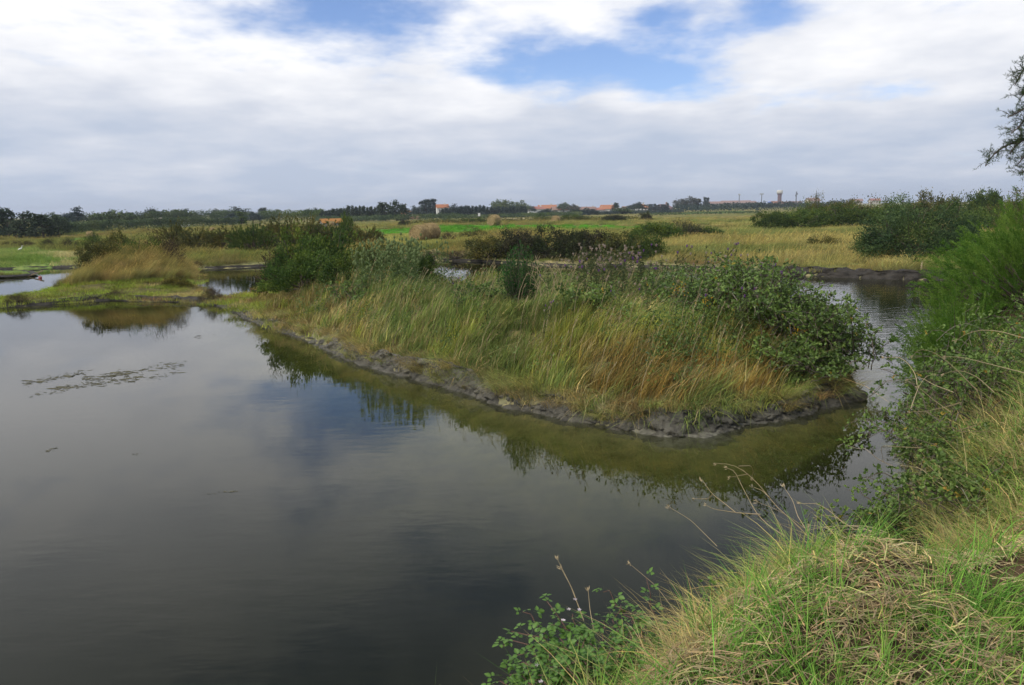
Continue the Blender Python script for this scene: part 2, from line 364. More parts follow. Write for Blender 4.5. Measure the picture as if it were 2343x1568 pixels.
def height(X, Y, want=False):
    dN = sdf(N_poly, X, Y); dI = sdf(I_poly, X, Y); dF = sdf(F_poly, X, Y); dL = sdf(L_poly, X, Y)
    nz = fbm(X * .9, Y * .9, 3); nb = fbm(X * .25, Y * .25, 9)
    pl = plateau(X, Y)
    f0 = np.minimum(.24, pl * .62); hi = f0 * sstep((dI + .02) / .24) + np.maximum(pl - f0, 0) * sstep((dI - .1) / np.where(pl > .5, 1.8, 1.2)) + .10 * nz * sstep(dI / .8)
    hn = .42 * sstep(dN / .15) + .76 * sstep((dN - .05) / .95) + (.08 * nz + .08 * fbm(X * 2.6, Y * 2.6, 13)) * sstep(dN / .6)
    hf = .20 * sstep(dF / .25) + .28 * sstep(dF / 5.) + .10 * nz * sstep(dF / 2.) + .18 * nb * sstep(dF / 12.) * sstep((300 - Y) / 200.)
    hl = .16 * sstep(dL / .3) + .06 * nz * sstep(dL / .4)
    d = np.maximum(np.maximum(dN, dI), np.maximum(dF, dL))
    land = np.maximum.reduce([np.where(dN > 0, hn, -9), np.where(dI > 0, hi, -9), np.where(dF > 0, hf, -9), np.where(dL > 0, hl, -9)])
    bed = -.03 - .11 * sstep(-d / .9) - .52 * sstep((-d - .6) / 3.2) + .05 * fbm(X * .8, Y * .8, 21) * sstep(-d / 1.)
    bed = bed - .55 * sstep((-dI - 2.5) / 3.) * sstep(-d / 1.) - .45 * np.where(dN > np.maximum(dI, dF), sstep(-d / .8), 0)
    h = np.where(d > 0, np.maximum(land, .02), bed)
    return (h, dN, dI, dF, dL) if want else h
def gz(x, y): return float(height(np.array([x]), np.array([y]))[0])
_GD = np.geomspace(20., 420., 1400)
def G(x, y, z0=.5):
    """land point seen at pixel (x, y): march the sight line until it meets the terrain"""
    r_ = ray(x, y); t = _GD / r_[1]; X, Y, Z = r_[0] * t, _GD, CAMZ + r_[2] * t
    h, _, _, dF_, _ = height(X, Y, True); k = np.nonzero((Z <= h) & (h > .02))[0]
    if len(k) == 0: return P(x, y, z0)
    k = k[0]; return np.array([X[k], Y[k], h[k]])

# ------------------------------------------------------------------ ground sheet
rr = [0.4]
while rr[-1] < 4300:
    r = rr[-1]; rr.append(r * (1.03 if r < 6 else 1.0085 if r < 60 else 1.016 if r < 400 else 1.05))
rr = np.array(rr)
aa = np.concatenate([np.arange(-46, 46.01, .25), np.arange(51, 310, 6.)]) * np.pi / 180
RRg, AAg = np.meshgrid(rr, aa, indexing='ij')
GX, GY = RRg * np.sin(AAg), RRg * np.cos(AAg)
GH, gN, gI, gF, gL = height(GX, GY, True)
na = len(aa); nr = len(rr)
idx = np.arange(nr * na).reshape(nr, na)
nx = np.roll(idx, -1, 1)
Q = np.stack([idx[:-1], nx[:-1], nx[1:], idx[1:]], -1).reshape(-1, 4)
g = Geo(); g.add(np.stack([GX, GY, GH], -1).reshape(-1, 3), None, Q)
g.add([[0, 0, gz(0, 0)]], [[nr * na, idx[0, (j + 1) % na], idx[0, j]] for j in range(na)])
g.T[-1] = g.T[-1] - nr * na
# real ground colours: mud bed, hay litter, meadow, mown and sown fields
def inpoly(pts, X, Y, soft): return sstep(sdf(pts, X, Y) / soft + .5)
def pf(lst, z=.5): return [tuple(P(x, y, z)[:2]) for x, y in lst]
n1_, n2_ = fbm(GX * .35, GY * .35, 31), fbm(GX * .06, GY * .06, 37)
colr = np.zeros(GX.shape + (3,)); colr[:] = (.215, .20, .11)
def lay(mask, c): 
    global colr
    colr = colr * (1 - mask[..., None]) + np.array(c) * mask[..., None]
lay(sstep(gN / .3), (.075, .055, .033)); lay(sstep(gI / .4), (.115, .105, .045)); lay(sstep(gL / .3), (.10, .11, .04))
lay(sstep(gF / .5), (.17, .165, .062)); lay(sstep(gF / .5) * sstep((n1_ + .25) * 2.) * .6, (.12, .145, .045))
lay(sstep(gF / .5) * sstep((n2_ - .05) * 4) * .7, (.26, .21, .10))
SOWN = pf([(840, 528), (1000, 518), (1160, 515), (1300, 515), (1470, 519), (1500, 526), (1300, 531), (1100, 533), (980, 535), (850, 541)])
MOWN = pf([(850, 541), (980, 535), (1100, 533), (1110, 548), (1060, 560), (900, 562)])
LEFTG = pf([(-300, 590), (-40, 570), (60, 569), (120, 573), (190, 580), (200, 604), (-40, 612), (-300, 622)])
LEFTS = pf([(90, 572), (190, 580), (195, 596), (150, 590), (100, 582)])
LEFTB = pf([(90, 553), (230, 546), (330, 544), (330, 551), (200, 556), (90, 559)])
FARG = pf([(1560, 487), (1700, 483), (1700, 486), (1560, 490)])
PALE = pf([(930, 509), (1150, 500), (1330, 496), (1330, 500), (1160, 505), (930, 512)])
for poly, c, s in ((SOWN, (.075, .20, .026), 2.), (MOWN, (.24, .24, .08), 2.), (LEFTG, (.155, .225, .062), .8), (LEFTS, (.32, .29, .15), .7),
                   (LEFTB, (.075, .19, .03), 1.), (FARG, (.13, .25, .08), 4.), (PALE, (.38, .32, .19), 4.)):
    lay(inpoly(poly, GX, GY, s) * np.clip(.85 + n1_ * .6, 0, 1), c)
me = g.mesh('ground', smooth=True)
ca = me.attributes.new('gcol', 'FLOAT_COLOR', 'POINT')
cc = np.concatenate([np.concatenate([colr.reshape(-1, 3), np.ones((nr * na, 1))], 1), [[.17, .125, .07, 1]]])
ca.data.foreach_set('color', cc.astype(np.float32).ravel())
m, nt2, o2 = newmat('meadow_soil'); n = nt2.nodes; l = nt2.links
at = n.new('ShaderNodeAttribute'); at.attribute_name = 'gcol'
geo = n.new('ShaderNodeNewGeometry')
z1 = n.new('ShaderNodeTexNoise'); z1.inputs['Scale'].default_value = 2.2; z1.inputs['Detail'].default_value = 4; z1.inputs['Roughness'].default_value = .7; z1.noise_dimensions = '2D'; l.new(geo.outputs['Position'], z1.inputs['Vector'])
r1 = ramp_node(nt2, [(.28, (.5, .55, .5)), (.5, (1, 1, 1)), (.72, (1.5, 1.35, 1.2))], z1.outputs[0])
mx = n.new('ShaderNodeMix'); mx.data_type = 'RGBA'; mx.blend_type = 'MULTIPLY'; mx.inputs[0].default_value = 1
l.new(at.outputs['Color'], mx.inputs[6]); l.new(r1, mx.inputs[7])
p = n.new('ShaderNodeBsdfDiffuse'); l.new(mx.outputs[2], p.inputs[0])
l.new(p.outputs[0], o2.inputs[0])
tag(ob('ground', me, mat=m), kind='structure')

# ------------------------------------------------------------------ water
g = Geo(); box(g, (0, 95, -.9), (420, 260, 1.8))
m, nt2, o2 = newmat('pond_water'); n = nt2.nodes; l = nt2.links
geo = n.new('ShaderNodeNewGeometry')
mp = n.new('ShaderNodeMapping'); mp.inputs['Scale'].default_value = (.55, 1.5, 1); mp.inputs['Rotation'].default_value = (0, 0, .25); l.new(geo.outputs['Position'], mp.inputs[0])
wz = n.new('ShaderNodeTexNoise'); wz.inputs['Scale'].default_value = 3.2; wz.inputs['Detail'].default_value = 3; wz.inputs['Roughness'].default_value = .55; wz.noise_dimensions = '2D'; l.new(mp.outputs[0], wz.inputs['Vector'])
wb = n.new('ShaderNodeTexNoise'); wb.inputs['Scale'].default_value = .16; wb.inputs['Detail'].default_value = 1; wb.noise_dimensions = '2D'; l.new(geo.outputs['Position'], wb.inputs['Vector'])
st = n.new('ShaderNodeMapRange'); st.inputs[1].default_value = .40; st.inputs[2].default_value = .62; st.inputs[3].default_value = .008; st.inputs[4].default_value = .035; l.new(wb.outputs[0], st.inputs[0])
sp = n.new('ShaderNodeSeparateXYZ'); l.new(geo.outputs['Position'], sp.inputs[0])
chn = n.new('ShaderNodeMapRange'); chn.inputs[1].default_value = 4.6; chn.inputs[2].default_value = 6.5; chn.inputs[3].default_value = 0; chn.inputs[4].default_value = .13; l.new(sp.outputs[0], chn.inputs[0])
ad = n.new('ShaderNodeMath'); ad.operation = 'ADD'; l.new(st.outputs[0], ad.inputs[0]); l.new(chn.outputs[0], ad.inputs[1])
bp = n.new('ShaderNodeBump'); bp.inputs['Distance'].default_value = .05; l.new(ad.outputs[0], bp.inputs['Strength']); l.new(wz.outputs[0], bp.inputs['Height'])
dt = n.new('ShaderNodeVectorMath'); dt.operation = 'DOT_PRODUCT'; l.new(bp.outputs[0], dt.inputs[0]); l.new(geo.outputs['Incoming'], dt.inputs[1])
def nmath(op, a, b):
    q = n.new('ShaderNodeMath'); q.operation = op
    for i, v in enumerate((a, b)):
        if isinstance(v, (int, float)): q.inputs[i].default_value = v
        else: l.new(v, q.inputs[i])
    return q.outputs[0]
sch = nmath('POWER', nmath('SUBTRACT', 1.0, nmath('MAXIMUM', dt.outputs['Value'], 0.0)), 5.0)
frv = nmath('MULTIPLY_ADD', sch, .98); frv.node.inputs[2].default_value = .02       # Schlick reflectance of water
gl = n.new('ShaderNodeBsdfGlossy'); gl.inputs['Roughness'].default_value = .015; l.new(bp.outputs[0], gl.inputs['Normal'])
tr = n.new('ShaderNodeBsdfTransparent'); tr.inputs[0].default_value = (.95, .96, .92, 1)
df = n.new('ShaderNodeBsdfDiffuse'); df.inputs[0].default_value = (.034, .037, .012, 1)
m1 = n.new('ShaderNodeMixShader'); m1.inputs[0].default_value = .30; l.new(tr.outputs[0], m1.inputs[1]); l.new(df.outputs[0], m1.inputs[2])
m2 = n.new('ShaderNodeMixShader'); l.new(frv, m2.inputs[0]); l.new(m1.outputs[0], m2.inputs[1]); l.new(gl.outputs[0], m2.inputs[2])
l.new(m2.outputs[0], o2.inputs['Surface'])
va = n.new('ShaderNodeVolumeAbsorption'); va.inputs[0].default_value = (.50, .56, .16, 1); va.inputs[1].default_value = 3.2
l.new(va.outputs[0], o2.inputs['Volume'])
tag(ob('water', g.mesh('water'), mat=m), kind='structure')

# ------------------------------------------------------------------ mud banks
def mudmat(name, c0, c1):
    m, nt2, o2 = newmat(name); n = nt2.nodes; l = nt2.links
    geo = n.new('ShaderNodeNewGeometry')
    z = n.new('ShaderNodeTexNoise'); z.inputs['Scale'].default_value = 7; z.inputs['Detail'].default_value = 4; z.inputs['Roughness'].default_value = .7; l.new(geo.outputs['Position'], z.inputs['Vector'])
    c = ramp_node(nt2, [(.3, c0), (.52, c1), (.75, tuple(v * 1.5 for v in c1))], z.outputs[0])
    p = n.new('ShaderNodeBsdfPrincipled'); p.inputs['Roughness'].default_value = .6; p.inputs['Specular IOR Level'].default_value = .35
    l.new(c, p.inputs['Base Color'])
    z2 = n.new('ShaderNodeTexNoise'); z2.inputs['Scale'].default_value = 38; z2.inputs['Detail'].default_value = 4; z2.inputs['Roughness'].default_value = .7; l.new(geo.outputs['Position'], z2.inputs['Vector'])
    b = n.new('ShaderNodeBump'); b.inputs['Strength'].default_value = .8; b.inputs['Distance'].default_value = .03; l.new(z2.outputs[0], b.inputs['Height']); l.new(b.outputs[0], p.inputs['Normal'])
    l.new(p.outputs[0], o2.inputs[0]); return m
M_mud = mudmat('grey_mud', (.028, .026, .020), (.098, .090, .068))
M_mudd = mudmat('black_wet_mud', (.012, .010, .007), (.034, .028, .020))
def resample(line, step):
    p = np.array(line); s = np.concatenate([[0], np.cumsum(np.linalg.norm(np.diff(p, axis=0), axis=1))])
    out = [0.0]
    while out[-1] < s[-1]:
        i = min(np.searchsorted(s, out[-1], 'right') - 1, len(p) - 2)
        out.append(out[-1] + step(p[i]))
    t = np.array(out[:-1]); q = np.stack([np.interp(t, s, p[:, 0]), np.interp(t, s, p[:, 1])], 1)
    k = np.ones(9) / 9                                        # soften corners
    qs = q.copy()
    for c in (0, 1): qs[4:-4, c] = np.convolve(q[:, c], k, 'valid')
    return qs, t
def mudbank(name, line, inward, hgt, mat, label, ns=20, rough=1.0, step=lambda p: max(.02, .0042 * np.hypot(*p))):
    q, s = resample(line, step)
    tg = unit(np.gradient(q, axis=0)); nr_ = np.stack([-tg[:, 1], tg[:, 0]], 1) * inward
    u = np.linspace(0, 1, ns)
    hv = hgt(q) if callable(hgt) else np.full(len(q), hgt)
    S, U = np.meshgrid(s, u, indexing='ij')
    prof_in = np.interp(u, [0, .22, .36, .66, .84, 1], [-.45, -.14, -.02, .07, .12, .30])
    prof_z = np.interp(u, [0, .22, .36, .66, .84, 1], [-.45, -.05, .10, .70, 1.0, .45])
    Z = prof_z[None] * np.where(prof_z[None] < 0, .35, 1) * np.where(prof_z[None] < 0, 1, hv[:, None])
    IN = prof_in[None] * (.6 + hv[:, None] * 1.1) + 0 * S
    amp = sstep(np.minimum(U / .2, (1 - U) / .12)) * rough
    dsp = amp * (.10 * fbm(S * 1.6, U * 2, 5) + .07 * fbm(S * 6, U * 7, 15) + .06 * np.abs(fbm(S * 14, U * 9, 25)) - .03 * (fbm(S * 5, U * 4, 45) > .12))
    Z = Z + amp * .05 * fbm(S * 4, U * 5, 35) * np.where(U > .25, 1, .3)
    IN = IN - dsp
    X = q[:, 0:1] + nr_[:, 0:1] * IN; Y = q[:, 1:2] + nr_[:, 1:2] * IN
    gg = Geo(); k = len(q); ii = np.arange(k * ns).reshape(k, ns)
    gg.add(np.stack([X, Y, Z], -1).reshape(-1, 3), None, np.stack([ii[:-1, :-1], ii[1:, :-1], ii[1:, 1:], ii[:-1, 1:]], -1).reshape(-1, 4))
    o = ob(name, gg.mesh(name, mat, True)); tag(o, kind='structure'); o['label'] = label
    return q, nr_
i0 = 12
Iq, In = mudbank('mud_bank', I_front[i0:], 1, lambda q: (.13 + .12 * sstep((q[:, 0] + 8) / 8.)) * (1 + .9 * fbm(q[:, 0] * .9, q[:, 1] * .9, 222)), M_mud, 'grey crumbling mud bank along the grassy dyke', ns=34, rough=1.1, step=lambda p: max(.014, .0016 * np.hypot(*p)))
mudbank('mud_bank', I_front[1:i0 + 1], 1, .17, M_mudd, 'dark wet mud bank along the low saltmarsh strip', ns=12)
mudbank('mud_bank', [I_front[-1]] + I_back[:4], 1, .26, M_mudd, 'dark mud at the rounded tip of the dyke', ns=14)
mudbank('mud_bank', F_line[21:], 1, .36, M_mudd, 'dark eroded mud bank across the channel', ns=16, rough=2.2)
mudbank('mud_bank', F_line[2:22], 1, .13, M_mudd, 'dark mud bank below the far meadow', ns=10)
mudbank('mud_bank', N_line[3:], -1, .30, M_mudd, 'shaded mud bank below the near grass', ns=12)
mudbank('mud_bank', L_poly[1:-1] + L_poly[1:2], 1, .14, M_mudd, 'mud edge of the small islet', ns=8)
# pale mud apron drying at the front of the dyke
q_, s_ = resample(I_front[31:39], lambda p: .05); tg_ = unit(np.gradient(q_, axis=0)); nn_ = np.stack([-tg_[:, 1], tg_[:, 0]], 1)
u_ = np.linspace(0, 1, 14); Sg, Ug = np.meshgrid(s_, u_, indexing='ij'); wd_ = (.62 * np.sin(np.pi * s_ / s_[-1]) ** .8 + .05)[:, None]
ins_ = .10 - Ug * wd_; zz_ = .055 * (1 - Ug) - .15 * Ug ** 1.3 + .045 * fbm(Sg * 3.1, Ug * 2.5, 61) + .03 * fbm(Sg * 11, Ug * 7, 63)
gg = Geo(); ii = np.arange(Sg.size).reshape(Sg.shape)
gg.add(np.stack([q_[:, 0:1] + nn_[:, 0:1] * ins_, q_[:, 1:2] + nn_[:, 1:2] * ins_, zz_], -1).reshape(-1, 3), None, np.stack([ii[:-1, :-1], ii[1:, :-1], ii[1:, 1:], ii[:-1, 1:]], -1).reshape(-1, 4))
o = ob('mud_flat', gg.mesh('mud_flat', mudmat('pale_drying_mud', (.075, .070, .052), (.165, .155, .115)), True)); tag(o, kind='structure')
# mud clods at the foot of the bank
for k, (x, y, s) in enumerate([(1145, 917, .10), (1590, 985, .11), (1620, 990, .07), (1940, 912, .20), (905, 848, .08), (1010, 872, .06), (1660, 975, .06), (1905, 925, .08),
                               (1985, 628, .35), (2040, 630, .30), (2095, 634, .28), (1930, 630, .25)]):
    p0 = P(x, y, 0); gg = Geo()
    a = np.linspace(0, np.pi, 8); bb = np.linspace(0, 2 * np.pi, 12, endpoint=False)
    A_, B_ = np.meshgrid(a, bb, indexing='ij')
    rad = s * (1 + .35 * fbm(A_ * 3 + k * 7, np.cos(B_) * 2.5 + np.sin(B_) * 1.5, k))
    V = np.stack([rad * np.sin(A_) * np.cos(B_) * 1.4, rad * np.sin(A_) * np.sin(B_), rad * np.cos(A_) * .75], -1)
    ii = np.arange(96).reshape(8, 12); nn = np.roll(ii, -1, 1)
    gg.add(V.reshape(-1, 3), None, np.stack([ii[:-1], ii[1:], nn[1:], nn[:-1]], -1).reshape(-1, 4))
    o = ob('mud_clod', gg.mesh('mud_clod', M_mud if k < 8 else M_mudd, True)); o.location = (p0[0], p0[1], .02)
    where = ['beside the drooping stalk on the dyke edge', 'below the straw tuft at the front of the dyke', 'small, just right of the clod below the straw tuft', 'large, at the rounded tip of the dyke by the channel',
             'halfway along the dyke edge', 'small, half sunk along the dyke edge', 'flat, in the pale shallows of the dyke front', 'low, left of the large clod at the dyke tip',
             'second from left on the far channel bank', 'third from left on the far channel bank', 'rightmost on the far channel bank', 'leftmost on the far channel bank'][k]
    tag(o, ('grey' if k < 8 else 'dark') + ' mud clod ' + where, 'mud clod', 'mud clods')

# ------------------------------------------------------------------ grass (uncountable: scattered clumps)
def scatter(name, label, cat, protos, pts, rz, scl, tint, tilt=None):
    n = len(pts); print('SCATTER', name, n)
    col = bpy.data.collections.new(name + '_clumps')
    for i, me in enumerate(protos):
        o = bpy.data.objects.new('%s_clump_%02d' % (name, i), me); col.objects.link(o)
    me = bpy.data.meshes.new(name); me.vertices.add(n); me.vertices.foreach_set('co', np.asarray(pts, np.float32).ravel())
    rot = np.zeros((n, 3)); rot[:, 2] = rz
    if tilt is not None: rot[:, :2] = tilt
    a = me.attributes.new('rot', 'FLOAT_VECTOR', 'POINT'); a.data.foreach_set('vector', rot.astype(np.float32).ravel())
    s3 = np.asarray(scl, float); s3 = np.repeat(s3[:, None], 3, 1) if s3.ndim == 1 else s3
    a = me.attributes.new('scl', 'FLOAT_VECTOR', 'POINT'); a.data.foreach_set('vector', s3.astype(np.float32).ravel())
    t4 = np.concatenate([np.clip(tint, 0, 1), np.ones((n, 1))], 1)
    a = me.attributes.new('tint', 'FLOAT_COLOR', 'POINT'); a.data.foreach_set('color', t4.astype(np.float32).ravel())
    a = me.attributes.new('pidx', 'INT', 'POINT'); a.data.foreach_set('value', rng.integers(0, len(protos), n).astype(np.int32))
    o = ob(name, me); tag(o, label, cat, kind='stuff')
    ng = bpy.data.node_groups.new(name + '_scatter', 'GeometryNodeTree')
    ng.interface.new_socket('Geometry', in_out='INPUT', socket_type='NodeSocketGeometry')
    ng.interface.new_socket('Geometry', in_out='OUTPUT', socket_type='NodeSocketGeometry')
    gi = ng.nodes.new('NodeGroupInput'); go = ng.nodes.new('NodeGroupOutput')
    ci = ng.nodes.new('GeometryNodeCollectionInfo'); ci.inputs[0].default_value = col; ci.inputs[1].default_value = True; ci.inputs[2].default_value = True
    ip = ng.nodes.new('GeometryNodeInstanceOnPoints')
    def na_(nm, ty):
        q = ng.nodes.new('GeometryNodeInputNamedAttribute'); q.data_type = ty; q.inputs[0].default_value = nm; return q.outputs[0]
    ng.links.new(gi.outputs[0], ip.inputs['Points']); ng.links.new(ci.outputs[0], ip.inputs['Instance'])
    ip.inputs['Pick Instance'].default_value = True
    ng.links.new(na_('pidx', 'INT'), ip.inputs['Instance Index'])
    er = ng.nodes.new('FunctionNodeEulerToRotation'); ng.links.new(na_('rot', 'FLOAT_VECTOR'), er.inputs[0]); ng.links.new(er.outputs[0], ip.inputs['Rotation'])
    ng.links.new(na_('scl', 'FLOAT_VECTOR'), ip.inputs['Scale'])
    ng.links.new(ip.outputs[0], go.inputs[0])
    md = o.modifiers.new('scatter', 'NODES'); md.node_group = ng
    return o
U = lambda a, b, n: rng.uniform(a, b, n)
def vr(n, straw=.08):
    v = np.clip(rng.normal(.5, .2, n), 0, .86); k = rng.random(n) < straw; v[k] = U(.9, 1, k.sum()); return v
def clump(n, r, h, wd, lean, spread, droop, straw=.08, seg=3, seed_heads=0, name='grass'):
    g = Geo(); a = U(0, 6.283, n); q = r * np.sqrt(U(0, 1, n))
    base = np.stack([q * np.cos(a), q * np.sin(a), np.full(n, -.03)], 1)
    hh = U(h[0], h[1], n)
    ln = np.array(lean)[None] + rng.normal(size=(n, 2)) * spread + np.stack([np.cos(a), np.sin(a)], 1) * spread * .4
    dr = U(droop[0], droop[1], n)
    blades(g, base, hh, U(wd * .6, wd * 1.25, n), ln, dr, U(0, 3.14, n), vr(n, straw), seg)
    for k in range(seed_heads):                                # stems with a narrow panicle
        i = rng.integers(n); H_ = hh[i] * 1.25; l2 = ln[i] * .9
        t = np.linspace(0, 1, 5); p = base[i][None] + np.stack([l2[0] * H_ * (.25 * t + .75 * t * t), l2[1] * H_ * (.25 * t + .75 * t * t), H_ * (t - .12 * t * t)], 1)
        tube(g, p, [wd * .22] * 5, 3, .9, False)
        m = 9; tt = U(.78, 1, m); pp = np.stack([np.interp(tt, t, p[:, c]) for c in range(3)], 1)
        leaves(g, pp, unit(p[-1] - p[-2])[None] + rdir(m) * .5, U(.02, .035, m), wd * .9, np.full(m, .97))
    return g.mesh(name, M_grass)
C_tall = [clump(270, .30, (.38, .72), .0065, (.55, -.22), .22, (.05, .30), .10, 3, 12) for _ in range(4)]
C_mid = [clump(240, .34, (.20, .42), .0065, (.35, -.15), .30, (.05, .35), .12, 3, 6) for _ in range(3)]
C_dry = [clump(130, .20, (.26, .50), .0052, (.75, 0), .32, (.35, .95), .25, 4, 0) for _ in range(3)]
C_mat = [clump(300, .42, (.04, .13), .008, (.1, 0), .5, (.0, .4), .06, 2, 0) for _ in range(3)]
C_lush = [clump(48, .11, (.20, .42), .0058, (.35, .1), .40, (.1, .45), .05, 4, 0) for _ in range(4)]
C_far = [clump(210, .80, (.28, .55), .020, (.35, -.05), .30, (.05, .35), .10, 2, 10) for _ in range(4)]
def tinted(name, label, cat, g, tint, per):
    """one real mesh of blades; tint holds a colour per blade, per = vertices of each blade"""
    me = g.mesh(name, M_grassg); t4 = np.repeat(np.concatenate([np.clip(tint, 0, 1), np.ones((len(tint), 1))], 1), per, 0)
    a = me.attributes.new('tint', 'FLOAT_COLOR', 'POINT'); a.data.foreach_set('color', t4.astype(np.float32).ravel())
    print('REAL', name, len(me.polygons)); return tag(ob(name, me), label, cat, kind='stuff')
def straws(g, base, a, el, ln, wd, var):
    n = len(base); d = np.stack([np.cos(a) * np.cos(el), np.sin(a) * np.cos(el), np.sin(el)], 1)
    s = unit(np.cross(d, np.array([0, 0, 1.0]) + rdir(n) * .5)); w2 = wd[:, None] * .5
    p0 = base - d * ln[:, None] * .5; p2 = base + d * ln[:, None] * .5; p1 = base + np.abs(rdir(n)) * (.10 * ln)[:, None]
    V = np.stack([p0 - s * w2, p0 + s * w2, p1 + s * w2, p1 - s * w2, p2], 1); o = (np.arange(n) * 5)[:, None]
    g.add(V.reshape(-1, 3), o + [[3, 2, 4]], o + [[0, 1, 2, 3]], np.repeat(var, 5))
def vis(p, pad=.12):
    """keep what the place near the view needs (a wide wedge)"""
    q = p[:, 0] / np.maximum(p[:, 1], .01); return (np.abs(q) < .65 + pad + .8 / np.maximum(p[:, 1], .3)) & (p[:, 1] > -.5)
def cand(n, x0, x1, y0, y1):
    X, Y = U(x0, x1, n), U(y0, y1, n); h, dN, dI, dF, dL = height(X, Y, True)
    p = np.stack([X, Y, h], 1); k = vis(p)
    return p[k], dN[k], dI[k], dF[k], dL[k]
def bear(p): return p[:, 0] / p[:, 1] * FPX + PCX
def mixc(a, b, t): return np.array(a)[None] * (1 - t[:, None]) + np.array(b)[None] * t[:, None]
def jit(c, s=.20): return 1.42 * c * np.array((1.0, 1.02, .90)) * (1 + rng.normal(size=(len(c), 1)) * s) * (1 + rng.normal(size=(len(c), 3)) * .05)

# --- dyke (island) grass
p, dN, dI, dF, dL = cand(150000, -30, 9, 8.5, 40)
b = bear(p); dist = np.hypot(p[:, 0], p[:, 1]); pl = plateau(p[:, 0], p[:, 1])
nz = fbm(p[:, 0] * .5, p[:, 1] * .5, 51) + .5; nf = fbm(p[:, 0] * 1.7, p[:, 1] * 1.7, 57) + .5
keep = (dI > .12) & (pl > .45) & (rng.random(len(p)) < np.where(b < 480, .22, np.clip(16 / dist, .2, 1) ** 2 * .115))
pk, dk, bk, nk, nfk, dsk = p[keep], dI[keep], b[keep], nz[keep], nf[keep], dist[keep]
c = mixc((.20, .215, .058), (.165, .20, .085), sstep((nk - .35) * 3))
c = c * (1 - (sstep((dk - 1.2) / 2.) * .5)[:, None]) + np.array((.19, .235, .115))[None] * (sstep((dk - 1.2) / 2.) * .5)[:, None]       # crest: grey-green
t = sstep((bk - 1260) / 180.) * sstep((2.2 - dk) / 1.2); c = c * (1 - t[:, None] * .8) + mixc((.22, .15, .045), (.20, .185, .045), sstep((nfk - .3) * 3)) * (t[:, None] * .8)
t = sstep((930 - bk) / 160.); c = c * (1 - t[:, None] * .6) + mixc((.225, .165, .07), (.13, .17, .055), sstep((nfk - .3) * 3)) * (t[:, None] * .6)
t = sstep((.55 - dk) / .4); c = c * (1 - t[:, None] * .75) + np.array((.235, .175, .095))[None] * t[:, None] * .75
t = (bk < 480); c[t] = mixc((.30, .255, .12), (.21, .195, .08), sstep((nfk[t] - .35) * 3))
sc = U(.60, 1.05, len(pk)) * (1 - .25 * sstep((dk - 1.) / 1.5)) * np.where(bk < 480, .95, 1) * (.75 + .25 * sstep((dk - .1) / .9)) * (1 + .35 * (nk - .5))
bk0 = bk < 480
scatter('dyke_grass', 'tall straw coloured grass on the mound across the pond', 'grass', C_tall, pk[bk0], rng.normal(0, .55, bk0.sum()), sc[bk0], jit(c[bk0]))
# the dyke itself: single blades, tuft by tuft, wind-combed but unruly
p2, _, dI2, _, _ = cand(230000, -14, 8, 8.5, 24)
b2 = bear(p2); ds2 = np.hypot(p2[:, 0], p2[:, 1])
kp = (dI2 > .06) & (b2 > 470) & (plateau(p2[:, 0], p2[:, 1]) > .3) & (rng.random(len(p2)) < np.clip(13.5 / ds2, .2, 1) ** 2 * .34 * (.35 + .65 * sstep((3.6 - dI2) / 1.5)) * (.25 + .75 * sstep((fbm(p2[:, 0] * 2.1, p2[:, 1] * 2.1, 207) + .32) * 5)))
pk, dk, bk, dsk = p2[kp], dI2[kp], b2[kp], ds2[kp]; m_ = len(pk)
n1k = fbm(pk[:, 0] * .55, pk[:, 1] * .55, 151) + .5; n2k = fbm(pk[:, 0] * 1.8, pk[:, 1] * 1.8, 157) + .5; n3k = fbm(pk[:, 0] * 1.1, pk[:, 1] * 1.1, 163)
c = mixc((.215, .235, .058), (.15, .19, .062), sstep((n1k - .40) * 4))
c = c * (1 - (sstep((dk - 1.3) / 1.6) * .45)[:, None]) + np.array((.185, .225, .115))[None] * (sstep((dk - 1.3) / 1.6) * .45)[:, None]
t = sstep((bk - 1230) / 150.) * sstep((1.7 - dk) / .9) * sstep((n2k - .30) * 4) * .85; c = c * (1 - t[:, None]) + np.array((.23, .150, .055))[None] * t[:, None]
t = sstep((950 - bk) / 160.) * sstep((n2k - .42) * 5) * .8; c = c * (1 - t[:, None]) + np.array((.25, .195, .09))[None] * t[:, None]
t = sstep((.34 - dk) / .25) * .7 * sstep((n2k - .25) * 4); c = c * (1 - t[:, None]) + np.array((.24, .185, .11))[None] * t[:, None]
kind = rng.random(m_); dead = kind < .10; c[dead] = np.array((.30, .245, .135)); c[kind > .93] = np.array((.085, .14, .045))
c = c * (1 + .55 * np.clip(fbm(pk[:, 0] * 1.3, pk[:, 1] * 1.3, 201), -.6, .6))[:, None]
kb = 9; n_ = m_ * kb; rep_ = lambda a: np.repeat(a, kb, 0)
bs = rep_(pk) + rng.normal(size=(n_, 3)) * (.045, .045, .0); bs[:, 2] -= .02
ht = (.19 + .20 * sstep(n3k + .55)) * U(.65, 1.35, m_) * np.where(dk < .40, 1.15, 1.0) * (1 - .18 * sstep((dk - 1.6) / 1.5)); ht[dead] *= 1.15
wind = .15 + fbm(pk[:, 0] * .8, pk[:, 1] * .8, 171) * 1.6 + rng.normal(0, .35, m_) - .35; am = U(.25, .95, m_) * (.6 + .9 * sstep(fbm(pk[:, 0] * .9, pk[:, 1] * .9, 177) + .5))
edge = dk < .32; og = np.arctan2(-(sdf(I_poly, pk[:, 0], pk[:, 1] + .05) - dk), -(sdf(I_poly, pk[:, 0] + .05, pk[:, 1]) - dk)); wind = np.where(edge & (rng.random(m_) < .7), og + rng.normal(0, .5, m_), wind)
an = rep_(wind) + rng.normal(0, .45, n_); amb = rep_(am) * U(.4, 1.5, n_)
